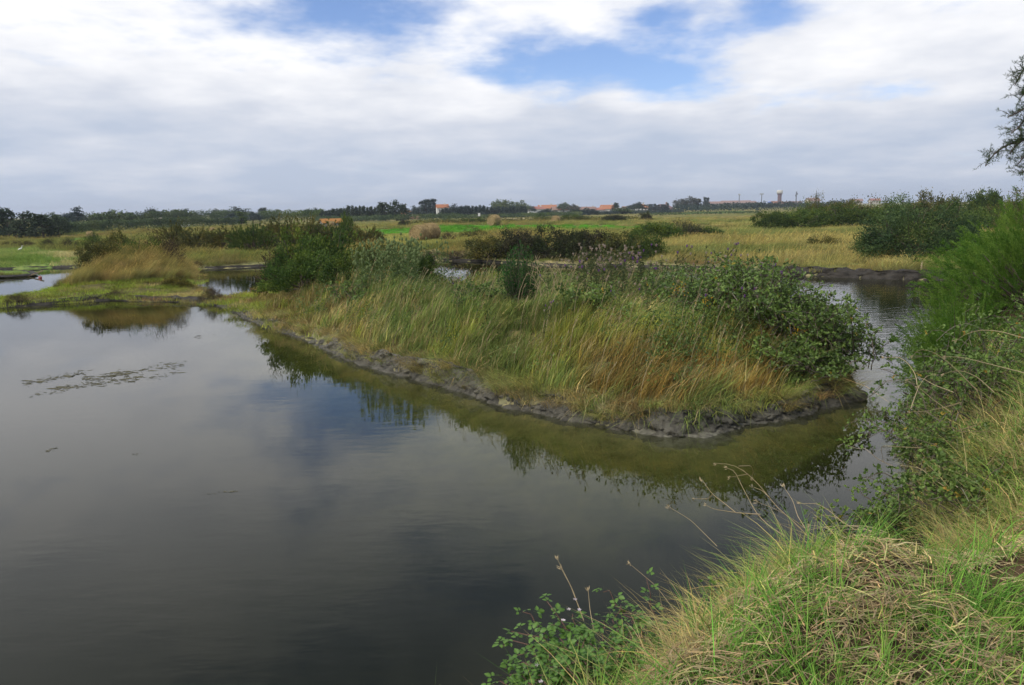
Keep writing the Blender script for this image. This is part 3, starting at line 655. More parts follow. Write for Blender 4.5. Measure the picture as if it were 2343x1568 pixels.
g = Geo(); blades(g, bs, rep_(ht) * U(.55, 1.2, n_), U(.005, .013, n_) * np.clip(rep_(dsk) / 12., 1, 1.8), np.stack([np.cos(an), np.sin(an)], 1) * amb[:, None], U(.0, .38, n_) + rep_(edge) * U(.1, 1.1, n_), U(0, 3.14, n_), vr(n_, .12), 3)
tinted('dyke_grass', 'wind combed yellow-green grass covering the dyke', 'grass', g, jit(rep_(c), .14) * .95, 7)
# dead stems and seed heads standing out of the grass
kp = (dI2 > .35) & (b2 > 520) & (ds2 < 20) & (rng.random(len(p2)) < .007); ps = p2[kp]; g = Geo()
for q0 in ps:
    H_ = U(.35, .75, 1)[0]; a = U(-.9, .9, 1)[0]; l_ = U(.1, .5, 1)[0] * H_
    q = curve(q0, q0 + [np.cos(a) * l_, np.sin(a) * l_, H_], (np.cos(a) * -.04, 0, .03), 5); tube(g, q, np.linspace(.0045, .0025, 5), 3, U(.2, 1, 1)[0], False)
    m = 7; leaves(g, q[-1] - unit(q[-1] - q[-2]) * (U(0, .10, m)[:, None]), unit(q[-1] - q[-2])[None] + rdir(m) * .5, U(.025, .05, m), .010, np.full(m, U(.3, 1, 1)[0]))
tag(ob('seed_stems', g.mesh('seed_stems', M_stalk)), 'pale seed stems standing out of the dyke grass', 'grass stems', kind='stuff')
# broad-leaved weeds in the grass
kp = (dI2 > .5) & (b2 > 520) & (rng.random(len(p2)) < (.016 + .06 * sstep((b2 - 1430) / 150.) * sstep((dI2 - .7) / .8)) * (fbm(p2[:, 0] * .9, p2[:, 1] * .9, 181) > -.05)) & (ds2 < 21); pw = p2[kp]; kb = 34
bs = np.repeat(pw, kb, 0) + np.abs(rng.normal(size=(len(pw) * kb, 3))) * (0, 0, .17) + rng.normal(size=(len(pw) * kb, 3)) * (.09, .09, 0); n_ = len(bs)
g = Geo(); leaves(g, bs + [0, 0, .06], rdir(n_) + [0, 0, .35], U(.03, .075, n_), U(.014, .03, n_), np.clip(np.repeat(rng.normal(.5, .2, len(pw)), kb) + rng.normal(0, .13, n_), 0, .9), .15)
tag(ob('undergrowth', g.mesh('undergrowth', M_bram)), 'leafy green weeds scattered through the dyke grass', 'undergrowth', kind='stuff')
# drooping dry fringe over the mud edge
g1 = .05
gx = (sdf(I_poly, p[:, 0] + g1, p[:, 1]) - dI) / g1; gy = (sdf(I_poly, p[:, 0], p[:, 1] + g1) - dI) / g1
keep = (dI > .05) & (dI < .30) & (pl > .40) & (b > 480) & (rng.random(len(p)) < np.clip(16 / dist, .3, 1) * .20)
pk = p[keep].copy(); pk[:, 2] += U(-.02, .05, len(pk)); ang = np.arctan2(-gy[keep], -gx[keep]) + rng.normal(0, .45, len(pk))
c = mixc((.24, .19, .10), (.20, .16, .08), sstep((nf[keep] - .3) * 3)); k2 = rng.random(len(pk)) < .5; c[k2] = (.20, .21, .075)
scatter('drooping_grass', 'dry brown grass drooping over the mud edge of the dyke', 'grass', C_dry, pk, ang, U(.6, 1.1, len(pk)), jit(c))
# low saltmarsh on the strip, islet
keep = ((dI > .05) & (pl < .75) & (rng.random(len(p)) < .06))
pk = p[keep]; nk = nf[keep]
c = mixc((.21, .25, .05), (.27, .22, .10), sstep((nk - .38) * 4)); t = rng.random(len(pk)) < .12; c[t] = (.17, .11, .06)
t = (b[keep] < 290) & (dI[keep] < 1.1); c[t] = c[t] * .4 + np.array((.20, .27, .035)) * .6
scatter('saltmarsh_turf', 'low green and straw saltmarsh turf on the strip across the pond', 'grass', C_mat, pk, U(0, 6.28, len(pk)), U(.9, 1.6, len(pk)), jit(c))

# --- far meadows
p, dN, dI, dF, dL = cand(260000, -75, 75, 26, 150)
b = bear(p); dist = np.hypot(p[:, 0], p[:, 1]); nz = fbm(p[:, 0] * .16, p[:, 1] * .22, 61) + .5; nf = fbm(p[:, 0] * .6, p[:, 1] * .9, 67) + .5
sown = sdf(SOWN, p[:, 0], p[:, 1]) > 0; mown = sdf(MOWN, p[:, 0], p[:, 1]) > -.5; lg = (sdf(LEFTG, p[:, 0], p[:, 1]) > -.3) | (sdf(LEFTS, p[:, 0], p[:, 1]) > -.3)
keep = ((dF > .15) | (dL > .05)) & (rng.random(len(p)) < np.clip(45 / dist, .2, 1) ** 2.2 * .28) & ~mown & ~lg & (rng.random(len(p)) < np.where(sown, .5, 1))
pk = p[keep]; bk = b[keep]; nk = nz[keep]; nfk = nf[keep]; dk = dF[keep]; sk = sown[keep]
right = sstep((bk - 1300) / 150.)
c = mixc((.21, .185, .075), (.165, .18, .06), sstep((nk - .35) * 3))
c = c * (1 - right[:, None]) + mixc((.235, .212, .088), (.150, .168, .062), sstep((nk - .42) * 6)) * right[:, None]
t = sstep((1.6 - dk) / 1.2) * .6; c = c * (1 - t[:, None]) + mixc((.15, .17, .05), (.12, .09, .055), sstep((nfk - .45) * 5)) * t[:, None]
c[sk] = (.075, .21, .024)
sc = U(.6, 1.15, len(pk)) * np.where(sk, .65, 1) * (1 - right * .28) * (.6 + .9 * nfk) * (.6 + .4 * sstep((dk - .2) / 2))
sc = np.where(bk < 950, sc * .68, sc) * np.where((bk > 950) & (bk < 1520), .45 + .55 * sstep((dk - 2.) / 4.), 1)
scatter('meadow_grass', 'rough golden and green grass of the marsh beyond the channels', 'grass', C_far, pk, rng.normal(0, .7, len(pk)), np.stack([sc * 1.1, sc * 1.1, sc], 1), jit(c))
keep = (lg | mown) & (dF > .1) & (rng.random(len(p)) < .2 * np.clip(45 / dist, .25, 1))
pk = p[keep]; l2 = sdf(LEFTS, pk[:, 0], pk[:, 1]) > 0
c = mixc((.145, .215, .055), (.21, .23, .085), sstep((nf[keep] - .4) * 3)); c[l2] = (.34, .30, .16); c[mown[keep]] = (.26, .255, .09)
scatter('mown_turf', 'short bright green turf on the mown fields', 'grass', C_mat, pk, U(0, 6.28, len(pk)), U(1.6, 3.0, len(pk)), jit(c, .1))

# --- near bank (close to the viewer: every blade is its own real geometry in one mesh)
p, dN, dI, dF, dL = cand(520000, -3.2, 9, .4, 14)
dist = np.hypot(p[:, 0], p[:, 1]); nz = fbm(p[:, 0] * .8, p[:, 1] * .8, 71) + .5; nf = fbm(p[:, 0] * 2.4, p[:, 1] * 2.4, 77) + .5
g1 = .05
gx = (sdf(N_poly, p[:, 0] + g1, p[:, 1]) - dN) / g1; gy = (sdf(N_poly, p[:, 0], p[:, 1] + g1) - dN) / g1
near = np.clip(5. / dist, .12, 1) ** 1.6
# cut hay: swaths give a combed direction that wanders
patch_ = fbm(p[:, 0] * 3.2, p[:, 1] * 3.2, 191) + .5
keep = (dN > .22) & (dist < 9) & (rng.random(len(p)) < near * .95 * (.16 + .84 * sstep((patch_ - .34) * 5)))
pk = p[keep].copy(); n_ = len(pk); pk[:, 2] += U(0, .06, n_) + .06 * sstep((nf[keep] - .4) * 3)
sw = fbm(pk[:, 0] * .9, pk[:, 1] * .9, 83) * 3.0
c = mixc((.36, .285, .18), (.24, .18, .115), sstep((nf[keep] - .38) * 4)); t = rng.random(n_) < .18; c[t] = (.30, .29, .13)
g = Geo(); straws(g, pk, np.where(rng.random(n_) < .22, sw + rng.normal(0, .45, n_), U(0, 6.28, n_)), rng.normal(0, .17, n_), U(.04, .17, n_), U(.0018, .0052, n_) * np.clip(dist[keep] / 3., 1, 2.2), vr(n_, .1))
tinted('cut_hay', 'cut dry hay lying over the near bank', 'hay', g, jit(c), 5)
# green tufts
n5 = fbm(p[:, 0] * 1.5, p[:, 1] * 1.5, 91) + .5
lush = np.clip(sstep((nz * .5 + n5 * .5 - .485) * 12) * 1.0 + sstep((p[:, 1] - 4.6) / 1.) * sstep((p[:, 0] - 2.6) / .6) * .5, 0, 1)
keep = (dN > .2) & (dist < 12) & (rng.random(len(p)) < lush * .026 * np.clip(5 / dist, .3, 1))
pk = p[keep]; k_ = 22
bs = np.repeat(pk, k_, 0) + rng.normal(size=(len(pk) * k_, 3)) * (.035, .035, .0); n_ = len(bs); bs[:, 2] -= .02
ang = np.repeat(rng.normal(.3, 1.0, len(pk)), k_) + rng.normal(0, .4, n_); am = U(.35, 1.35, n_)
g = Geo(); blades(g, bs, U(.12, .36, n_) * np.repeat(U(.7, 1.2, len(pk)), k_), U(.0035, .0065, n_) * np.clip(np.repeat(dist[keep], k_) / 4., 1, 2), np.stack([np.cos(ang), np.sin(ang)], 1) * am[:, None], U(.2, .8, n_), U(0, 3.14, n_), vr(n_, .06), 4)
tinted('lush_grass', 'long bright green grass tufts growing through the hay', 'grass', g, jit(mixc((.070, .17, .030), (.135, .22, .05), np.repeat(rng.random(len(pk)), k_))), 9)
# fringe over the water
keep = (dN > .04) & (dN < 1.0) & (dist < 13) & (rng.random(len(p)) < .062 * sstep((1.05 - dN) / .6) * np.clip(6 / dist, .35, 1) * (.25 + .9 * sstep((fbm(p[:, 0] * 1.9, p[:, 1] * 1.9, 97) + .1) * 4)))
pk = p[keep]; k_ = 14
bs = np.repeat(pk, k_, 0) + rng.normal(size=(len(pk) * k_, 3)) * (.05, .05, .0); n_ = len(bs)
ang = np.repeat(np.arctan2(-gy[keep], -gx[keep]) + rng.normal(0, .5, len(pk)), k_) + rng.normal(0, .5, n_)
g = Geo(); blades(g, bs, U(.12, .34, n_), U(.003, .0056, n_) * np.clip(np.repeat(dist[keep], k_) / 5., 1, 2), np.stack([np.cos(ang), np.sin(ang)], 1) * U(.3, 1.4, n_)[:, None], U(.2, 1.1, n_), U(0, 3.14, n_), vr(n_, .15), 4)
tinted('bank_fringe_grass', 'pale green and straw grass hanging over the near water edge', 'grass', g, jit(mixc((.20, .235, .075), (.31, .25, .125), np.repeat(np.clip(.3 + sstep((nf[keep] - .40) * 4), 0, 1), k_))), 9)
# long tangled straw and green blades over the right bank brambles
kp = (dN > -.1) & (dN > .05) & (p[:, 0] > 2.3) & (p[:, 1] > 4.8) & (p[:, 1] < 8.2) & (rng.random(len(p)) < .045); pk = p[kp]; k_ = 7
bs = np.repeat(pk, k_, 0) + rng.normal(size=(len(pk) * k_, 3)) * (.05, .05, .02) + [0, 0, .05]; n_ = len(bs)
ang = np.repeat(rng.normal(2.9, 1.3, len(pk)), k_) + rng.normal(0, .5, n_)
g = Geo(); blades(g, bs, U(.22, .55, n_), U(.003, .007, n_), np.stack([np.cos(ang), np.sin(ang)], 1) * U(.3, 1.2, n_)[:, None], U(.1, .75, n_), U(0, 3.14, n_), vr(n_, .2), 4)
tinted('tangled_grass', 'tangled pale green and straw grass over the right bank', 'grass', g, jit(mixc((.12, .20, .05), (.32, .27, .14), np.repeat((rng.random(len(pk)) < .45) * 1., k_))), 9)

# ------------------------------------------------------------------ shrubs
def dome_pts(n, flat=1.0, lo=-.05, rmin=.45):
    d = rdir(n); d[:, 2] = np.abs(d[:, 2]) * 1.0 + lo; d = unit(d)
    r = U(rmin, 1, n) ** .6
    return d * r[:, None] * np.array([1, 1, flat])
def shrub_proto(kind, nc, per, leaf, sig, sprig=0, stems=16, flat=1.0, lump=.22):
    """unit shrub: radius 1, height 1 -> (foliage mesh, stems mesh)"""
    fo, stm = Geo(), Geo()
    c = dome_pts(nc, flat)
    k1, k2 = U(0, 6, 2)
    bump = 1 + lump * (np.sin(3.1 * np.arctan2(c[:, 1], c[:, 0]) + k1) * .6 + np.sin(5.3 * c[:, 2] + 2.7 * c[:, 0] + k2) * .6)
    c = c * np.clip(bump, .6, 1.35)[:, None]; c[:, 2] = np.clip(c[:, 2], .03, None)
    cv = np.clip(rng.normal(.5, .17, nc), .1, .9)
    n = nc * per
    ci = np.repeat(np.arange(nc), per)
    pos = c[ci] + rng.normal(size=(n, 3)) * sig; pos[:, 2] = np.maximum(pos[:, 2], .0)
    ax = unit(c[ci] + rng.normal(size=(n, 3)) * .8 + [0, 0, .3])
    leaves(fo, pos, ax, U(leaf * .7, leaf * 1.3, n), U(leaf * .4, leaf * .62, n), np.clip(cv[ci] + rng.normal(0, .16, n), 0, 1))
    for k in range(sprig):
        i = rng.integers(nc); p0 = c[i] * .8; p1 = c[i] + unit(c[i] + rdir(1)[0] * .6 + [0, 0, .5]) * U(.12, .32, 1)
        q = curve(p0, p1, rdir(1)[0] * .03, 5); tube(stm, q, np.linspace(.010, .003, 5), 3, .6, False)
        m = 14; t = U(.3, 1, m); pp = np.stack([np.interp(t, np.linspace(0, 1, 5), q[:, a]) for a in range(3)], 1)
        leaves(fo, pp, rdir(m) + unit(p1 - p0) * .7, U(leaf * .7, leaf * 1.2, m), leaf * .45, np.clip(rng.normal(.65, .15, m), 0, 1))
    for k in range(stems):
        i = rng.integers(nc); b0 = np.array([rng.normal() * .12, rng.normal() * .12, -.05])
        q = curve(b0, c[i], (c[i] * [.05, .05, -.04]), 6, .015); tube(stm, q, np.linspace(.028, .006, 6), 4, U(.2, .7, 1)[0], False)
    return fo.mesh(kind + '_foliage'), stm.mesh(kind + '_stems')
def tam_proto(nplume, need, ln, flat=1.0, needle=.035, up=.55, thick=.0035):
    fo, stm = Geo(), Geo(); c = dome_pts(nplume, flat, -.02, .30)
    c *= (1 + .20 * np.sin(3 * np.arctan2(c[:, 1], c[:, 0]) + 1.) + .15 * np.sin(6 * c[:, 2]))[:, None]; c[:, 2] = np.clip(c[:, 2], .02, None)
    cv = np.clip(rng.normal(.55, .16, nplume), .05, .95)
    P0, AX, LN, VV = [], [], [], []
    for i in range(nplume):
        d = unit(c[i] * [1, 1, .8] + [0.15, 0, up] + rdir(1)[0] * .45); L_ = ln * U(.6, 1.3, 1)[0]
        t = U(0, 1, need); sag = np.array([0.10, 0, -.28]) * L_
        pos = c[i] + d * (t * L_)[:, None] + sag[None] * (t ** 2)[:, None] + rdir(need) * (ln * .13 * (1 - t * .6) * rng.random(need))[:, None]
        P0.append(pos); AX.append(d[None] + 2 * sag[None] / L_ * t[:, None] + rdir(need) * .55); VV.append(np.clip(cv[i] + rng.normal(0, .13, need), 0, 1))
        if i % 6 == 0: tube(stm, curve([rng.normal() * .08, rng.normal() * .08, -.05], c[i], c[i] * [.05, .05, -.05], 6, .012), np.linspace(.022, .005, 6), 4, .4, False)
    P0 = np.concatenate(P0); AX = np.concatenate(AX); VV = np.concatenate(VV); P0[:, 2] = np.maximum(P0[:, 2], 0)
    n = len(P0); leaves(fo, P0, AX, U(needle * .6, needle * 1.4, n), U(thick * .7, thick * 1.4, n), VV, .1)
    return fo.mesh('tamarisk_foliage'), stm.mesh('tamarisk_stems')
S_dense = [shrub_proto('dense_shrub', 150, 55, .075, .085, 26, 18) for _ in range(3)]
S_fine = shrub_proto('fine_shrub', 210, 80, .042, .078, 50, 22, lump=.14)
S_loose = [shrub_proto('loose_shrub', 90, 45, .065, .11, 40, 26, lump=.35) for _ in range(2)]
S_thorn = [shrub_proto('thorn_shrub', 110, 45, .045, .10, 60, 50, lump=.3) for _ in range(2)]
S_tam = [tam_proto(420, 46, .34, needle=.075, thick=.014) for _ in range(2)]
S_near = tam_proto(900, 90, .30, needle=.030, thick=.0055)
def sway(o): pass
def shrub(name, label, proto, mat, x, yb, wpx, hpx, z0=None, dist=None, group='shrubs', rz=None, depth=1.0, cat='shrub', twig=None):
    """x, yb: pixel of the foot; wpx, hpx: size in the photo; stands on the terrain at that bearing"""
    if dist is None: p0 = G(x, yb) if z0 is None else P(x, yb, z0)
    else:
        p0 = PD(x, yb, dist)
    z = gz(p0[0], p0[1]); dd = p0[1]
    # height reaches the pixel top seen in the photo
    top = PD(x, yb - hpx, dd)[2]; hh = max(top - z, .15); ww = wpx / 2 / FPX * dd
    t = thing(name, label, cat, (p0[0], p0[1], z - .02), U(0, 6.28, 1)[0] if rz is None else rz, (ww, ww * depth, hh), group)
    ob('foliage', proto[0], t, mat); ob('stem', proto[1], t, twig or M_twig)
    return t
for me in [q for s_ in ([S_fine], S_dense, S_loose, S_thorn, S_tam, [S_near]) for pr in s_ for q in pr]: me.materials.append(M_green)

# -- left mound
shrub('shrub', 'olive green bush on the left flank of the grassy mound', S_dense[0], M_olive, 238, 600, 110, 48, dist=31.5, group='shrubs on the mound')
shrub('shrub', 'fresh green bush at the middle of the mound top', S_loose[0], M_green, 322, 592, 100, 50, dist=32, group='shrubs on the mound')
shrub('shrub', 'bare rusty brown bush on the right shoulder of the mound', S_thorn[0], M_brown, 372, 592, 95, 56, dist=32.5, group='shrubs on the mound')
shrub('shrub', 'small green bush peeking over the back of the mound', S_dense[1], M_olive, 268, 575, 70, 42, dist=34.5, group='shrubs on the mound')
shrub('shrub', 'low rounded olive cushion bush at the foot of the mound', S_dense[2], M_olive, 402, 657, 66, 22, group='shrubs on the mound')
shrub('shrub', 'brown seablite bush at the right end of the mound above the water', S_thorn[1], M_brown, 455, 640, 34, 44, group='shrubs on the mound')
shrub('shrub', 'grey brown tuft of seablite on the pond edge left of the dyke', S_thorn[0], M_brown, 486, 690, 62, 36, group='seablite tufts on the strip')
shrub('shrub', 'small grey brown seablite tuft midway along the saltmarsh strip', S_thorn[1], M_brown, 268, 682, 50, 20, group='seablite tufts on the strip')
shrub('shrub', 'brown seablite tuft near the left picture edge of the strip', S_thorn[0], M_brown, 42, 692, 60, 22, group='seablite tufts on the strip')
# -- cluster at the left end of the dyke
CL = 'shrubs at the left end of the dyke'
shrub('thorn_shrub', 'rusty brown thorn bush leaning over the water at the left end of the dyke', S_thorn[0], M_brown, 650, 668, 120, 108, dist=23.5, group=CL)
shrub('shrub', 'broad mid green bush in front of the dyke cluster', S_dense[0], M_green, 705, 672, 170, 96, dist=21.8, group=CL)
shrub('shrub', 'tall dark green bush at the back of the dyke cluster', S_dense[1], M_dark, 745, 645, 210, 112, dist=24.5, group=CL)
shrub('shrub', 'bushy green shrub between the thorn bush and the tall dark one', S_dense[2], M_green, 690, 650, 140, 108, dist=23.6, group=CL)
shrub('shrub', 'low dark green bush left of the teasel stand', S_dense[2], M_dark, 800, 672, 130, 88, dist=20.5, group=CL)
shrub('shrub', 'olive bush on the crest behind the teasel stand', S_dense[0], M_olive, 850, 655, 150, 92, dist=23, group=CL)
shrub('shrub', 'small dark bush right of the teasel stand', S_dense[2], M_dark, 955, 630, 80, 50, dist=19.5, group=CL)
# tamarisk hedge across the left channel
TG = 'tamarisks across the left channel'
for k, (x, yb, wp, hp, pr, mt, lb) in enumerate([
    (405, 572, 70, 62, 0, M_olive, 'olive tamarisk at the left end of the row behind the mound'),
    (460, 572, 90, 48, 1, M_olive, 'low tamarisk second in the row behind the mound'),
    (520, 574, 95, 52, 0, M_olive, 'tamarisk third in the row, over the left channel'),
    (580, 576, 100, 60, 1, M_dark, 'dark tamarisk fourth in the row beside the rusty thorn bush'),
    (640, 572, 120, 68, 0, M_olive, 'wide tamarisk rising behind the rusty thorn bush'),
    (705, 568, 100, 66, 1, M_olive, 'tamarisk behind the dyke cluster with grey bare branches'),
    (755, 562, 90, 50, 0, M_dark, 'dark tamarisk in front of the orange roofed hut'),
    (812, 565, 60, 44, 1, M_olive, 'tamarisk right of the hut with a bare trunk'),
    (850, 562, 60, 40, 0, M_olive, 'last tamarisk of the row beside the green field')]):
    shrub('tamarisk', lb, S_tam[pr], mt, x, yb, wp, hp, group=TG, cat='tamarisk')
shrub('tamarisk', 'bright green upright tamarisk crown sticking up right of the hut', S_dense[1], M_green, 794, 552, 32, 62, group=TG, cat='tamarisk')
# small shrubs along far left ditch
for k, (x, yb, wp, hp, lb) in enumerate([(112, 566, 34, 22, 'tiny dark bush, leftmost along the left ditch'), (155, 568, 44, 26, 'dark bush second from left along the ditch'), (214, 570, 52, 40, 'tallest dark bush along the left ditch'),
                                         (262, 573, 30, 36, 'upright dark bush in the left ditch near the mound'), (300, 572, 34, 26, 'dark bush in the left ditch just before the mound'), (60, 565, 50, 16, 'low brown bush in the left ditch near the picture edge'), (20, 565, 40, 14, 'lowest brown bush at the left picture edge')]):
    x = x * .6049 * 1.65 if False else x
    shrub('shrub', lb, (S_thorn + S_loose)[k % 4], (M_purple, M_purple, M_dark, M_purple, M_purple, M_brown, M_brown)[k], x, yb, wp, hp, group='bushes along the left ditch')
# -- purple bramble hedge behind the centre channel
BG = 'bramble thickets behind the channel'
for k, (x, yb, wp, hp, mt, lb) in enumerate([
    (1120, 590, 120, 48, M_olive, 'olive bramble thicket at the left end of the long dark hedge'),
    (1190, 588, 140, 58, M_purple, 'dark brown bramble thicket second from left in the long hedge'),
    (1265, 588, 140, 60, M_purple, 'dark bramble thicket in the middle of the long hedge'),
    (1340, 588, 140, 60, M_purple, 'brown bramble thicket right of the middle of the long hedge'),
    (1415, 588, 130, 54, M_olive, 'olive bramble thicket second from the right end of the hedge'),
    (1465, 590, 110, 48, M_dark, 'dark green bramble thicket at the right end of the hedge')]):
    shrub('bramble_thicket', lb, S_dense[k % 3], mt, x, yb, wp, hp, group=BG, cat='thicket', depth=.9)
for k, (x, yb, wp, hp, mt, pr, lb) in enumerate([
    (1500, 551, 120, 42, M_green, S_dense[0], 'bright green bush behind the right end of the hedge'),
    (1565, 548, 120, 46, M_purple, S_thorn[1], 'brown twiggy bush on the marsh right of the hedge'),
    (1612, 546, 90, 26, M_dark, S_dense[1], 'low dark bush trailing off to the right of the brown one'),
    (1180, 551, 110, 30, M_brown, S_thorn[0], 'brown scrub in front of the bale by the sown strip'),
    (1022, 551, 44, 24, M_brown, S_thorn[1], 'small round brown bush right of the paired bales'),
    (1085, 545, 70, 24, M_olive, S_loose[1], 'grey green bush left of the bale in the sown strip'),
    (985, 590, 60, 18, M_purple, S_thorn[0], 'low dark seablite on the far bank below the paired bales'),
    (1040, 592, 70, 20, M_brown, S_thorn[1], 'brown seablite on the far bank of the centre channel'),
    (1478, 503, 30, 16, M_purple, S_dense[2], 'lone dark windblown bush on the pale far field'),
    (1405, 508, 60, 16, M_purple, S_dense[0], 'dark mounded bush beyond the sown strip'),
    (1345, 507, 36, 12, M_dark, S_loose[0], 'small dark bush left of the mounded one beyond the strip'),
    (1240, 508, 60, 18, M_dark, S_loose[1], 'dark scrub behind the far bale'),
    (1310, 507, 60, 16, M_dark, S_dense[1], 'scrub right of the far bale'),
    (1020, 513, 70, 12, M_dark, S_loose[0], 'low scrub along the top of the sown strip'),
    (1090, 512, 70, 12, M_dark, S_dense[2], 'low dark scrub left of the upper bale'),
    (925, 517, 30, 12, M_purple, S_dense[1], 'tiny dark bush at the left corner of the sown strip')]):
    shrub('shrub', lb, pr, mt, x, yb, wp, hp, group='bushes on the marsh')
# -- right side
RG = 'tamarisks on the right'
for k, (x, yb, wp, hp, pr, mt, dst, lb) in enumerate([
    (2090, 596, 285, 130, S_fine, M_tamd, 34, 'huge rounded dark tamarisk above the right channel'),
    (2020, 596, 140, 80, S_fine, M_tamd, 35, 'dark tamarisk at the left foot of the huge one'),
    (2185, 600, 140, 100, S_fine, M_tamd, 33, 'dark tamarisk at the right foot of the huge one'),
    (1885, 575, 90, 38, S_loose[0], M_olive, 42, 'grey green bush left of the huge dark tamarisk')]):
    shrub('tamarisk', lb, pr, mt, x, yb, wp, hp, dist=dst, group=RG, cat='tamarisk')
for k, (x, yb, wp, hp, mt, pr, dst, lb) in enumerate([
    (1770, 512, 100, 28, M_dark, S_dense[0], 75, 'low dark green thicket at the left end of the right ridge'),
    (1850, 512, 130, 34, M_green, S_dense[1], 74, 'spreading green thicket second from the left of the ridge'),
    (1935, 514, 130, 38, M_dark, S_dense[2], 72, 'dark spreading thicket third from the left of the ridge'),
    (2010, 512, 110, 36, M_green, S_dense[0], 72, 'green thicket of the ridge beside the huge tamarisk'),
    (1840, 492, 90, 30, M_green, S_loose[0], 95, 'green bush with spiky top at the left of the skyline row'),
    (1868, 486, 50, 36, M_olive, S_loose[1], 92, 'slender olive bush against the sky on the ridge'),
    (1920, 490, 110, 30, M_olive, S_dense[1], 95, 'olive bush second on the ridge skyline'),
    (1990, 490, 120, 34, M_olive, S_loose[0], 93, 'olive bush third on the ridge skyline'),
    (2060, 490, 120, 38, M_green, S_loose[1], 92, 'green bush on the skyline above the huge tamarisk'),
    (2130, 492, 120, 42, M_olive, S_dense[2], 88, 'olive bush on the skyline right of the huge tamarisk'),
    (2195, 494, 110, 44, M_green, S_loose[0], 84, 'green bush on the skyline before the white tower'),
    (2262, 496, 100, 60, M_dark, S_dense[0], 80, 'tall dark bush with yellow tip on the right skyline'),
    (2325, 498, 110, 56, M_olive, S_loose[1], 76, 'olive bush at the right end of the skyline'),
    (2390, 500, 120, 60, M_dark, S_dense[1], 74, 'dark bush cut by the right picture edge on the skyline'),
    (2250, 516, 120, 34, M_green, S_dense[2], 62, 'low green bush below the right skyline'),
    (2330, 520, 120, 40, M_olive, S_loose[0], 58, 'low olive bush below the right skyline at the picture edge')]):
    shrub('thicket', lb, pr, mt, x, yb, wp, hp, dist=dst, group='thickets on the right ridge', cat='thicket')
# feathery near tamarisks on the right bank
for k, (x, yb, wp, hp, dst, mt, lb) in enumerate([
    (2290, 800, 320, 290, 13.0, M_tam, 'tall feathery bright green tamarisk on the right bank'),
    (2400, 780, 330, 330, 11.5, M_tam, 'feathery tamarisk cut by the right picture edge'),
    (2190, 850, 230, 180, 11.0, M_tam, 'low feathery tamarisk spreading towards the channel'),
    (2360, 740, 330, 225, 16.5, M_tam, 'olive green tamarisk at the back of the right bank'),
    (2175, 900, 210, 190, 8.6, M_tam, 'small feathery tamarisk leaning over the channel above the brambles')]):
    shrub('tamarisk', lb, S_near, mt, x, yb, wp, hp, dist=dst, group='feathery tamarisks on the right bank', cat='tamarisk')

# ------------------------------------------------------------------ trees of the far line
def tree_proto(kind, seed):
    fo, tr = Geo(), Geo(); n = 0
    if kind == 'round':
        nc = 46; c = rdir(nc) * U(.5, 1, nc)[:, None] ** .5 * [.36, .36, .33]; c[:, 2] += .60; sg = .062; per = 30; lf = .085
    elif kind == 'dome':
        nc = 50; c = dome_pts(nc, 1., 0, .3) * [.46, .46, .62]; c[:, 2] += .30; sg = .06; per = 30; lf = .08
    elif kind == 'pine':
        nc = 44; h = U(.06, 1, nc); a = U(0, 6.28, nc); r = (.42 * (1.08 - h) ** .55) * U(.4, 1, nc); c = np.stack([r * np.cos(a) + .08 * h, r * np.sin(a), h], 1); sg = .055; per = 32; lf = .09
    elif kind == 'conifer':
        nc = 44; h = U(.05, 1, nc); a = U(0, 6.28, nc); r = .30 * (1.03 - h) ** .8 * U(.5, 1, nc); c = np.stack([r * np.cos(a), r * np.sin(a), h], 1); sg = .05; per = 30; lf = .085
    elif kind == 'poplar':
        nc = 40; h = U(.08, 1, nc); a = U(0, 6.28, nc); r = .16 * np.sin(np.clip(h, .05, .97) * 3.0) ** .6 * U(.4, 1, nc); c = np.stack([r * np.cos(a), r * np.sin(a), h], 1); sg = .035; per = 30; lf = .07
    else:  # cedar: layered, ragged
        nc = 30; h = U(.3, 1, nc); a = U(0, 6.28, nc); r = .5 * (1.1 - h) ** .7 * U(.3, 1, nc); c = np.stack([r * np.cos(a), r * np.sin(a), h - .1 * r], 1); sg = .05; per = 32; lf = .08
    n = nc * per; ci = np.repeat(np.arange(nc), per); cv = np.clip(rng.normal(.5, .2, nc), 0, 1)
    pos = c[ci] + rng.normal(size=(n, 3)) * sg * ([1.5, 1.5, .5] if kind == 'cedar' else [1, 1, 1])
    leaves(fo, pos, rdir(n) + [0, 0, .3], U(lf * .7, lf * 1.3, n), U(lf * .4, lf * .7, n), np.clip(cv[ci] + rng.normal(0, .15, n), 0, 1))
    top = {'round': .6, 'dome': .5}.get(kind, .9)
    tube(tr, curve((0, 0, -.03), (.02, 0, top), (.01, .01, 0), 6), np.linspace(.035, .008, 6), 5, .5, False)
    for k in range(7):
        i = rng.integers(nc); tube(tr, curve((0, 0, U(.15, .5, 1)[0]), c[i], (0, 0, -.03), 4), np.linspace(.012, .004, 4), 3, .5, False)
    return fo.mesh(kind + '_crown'), tr.mesh(kind + '_trunk')
TP = {k: [tree_proto(k, s_) for s_ in range(2)] for k in ('round', 'dome', 'pine', 'conifer', 'poplar', 'cedar')}
for v in TP.values():
    for pr in v: pr[0].materials.append(M_dark); pr[1].materials.append(M_bark)
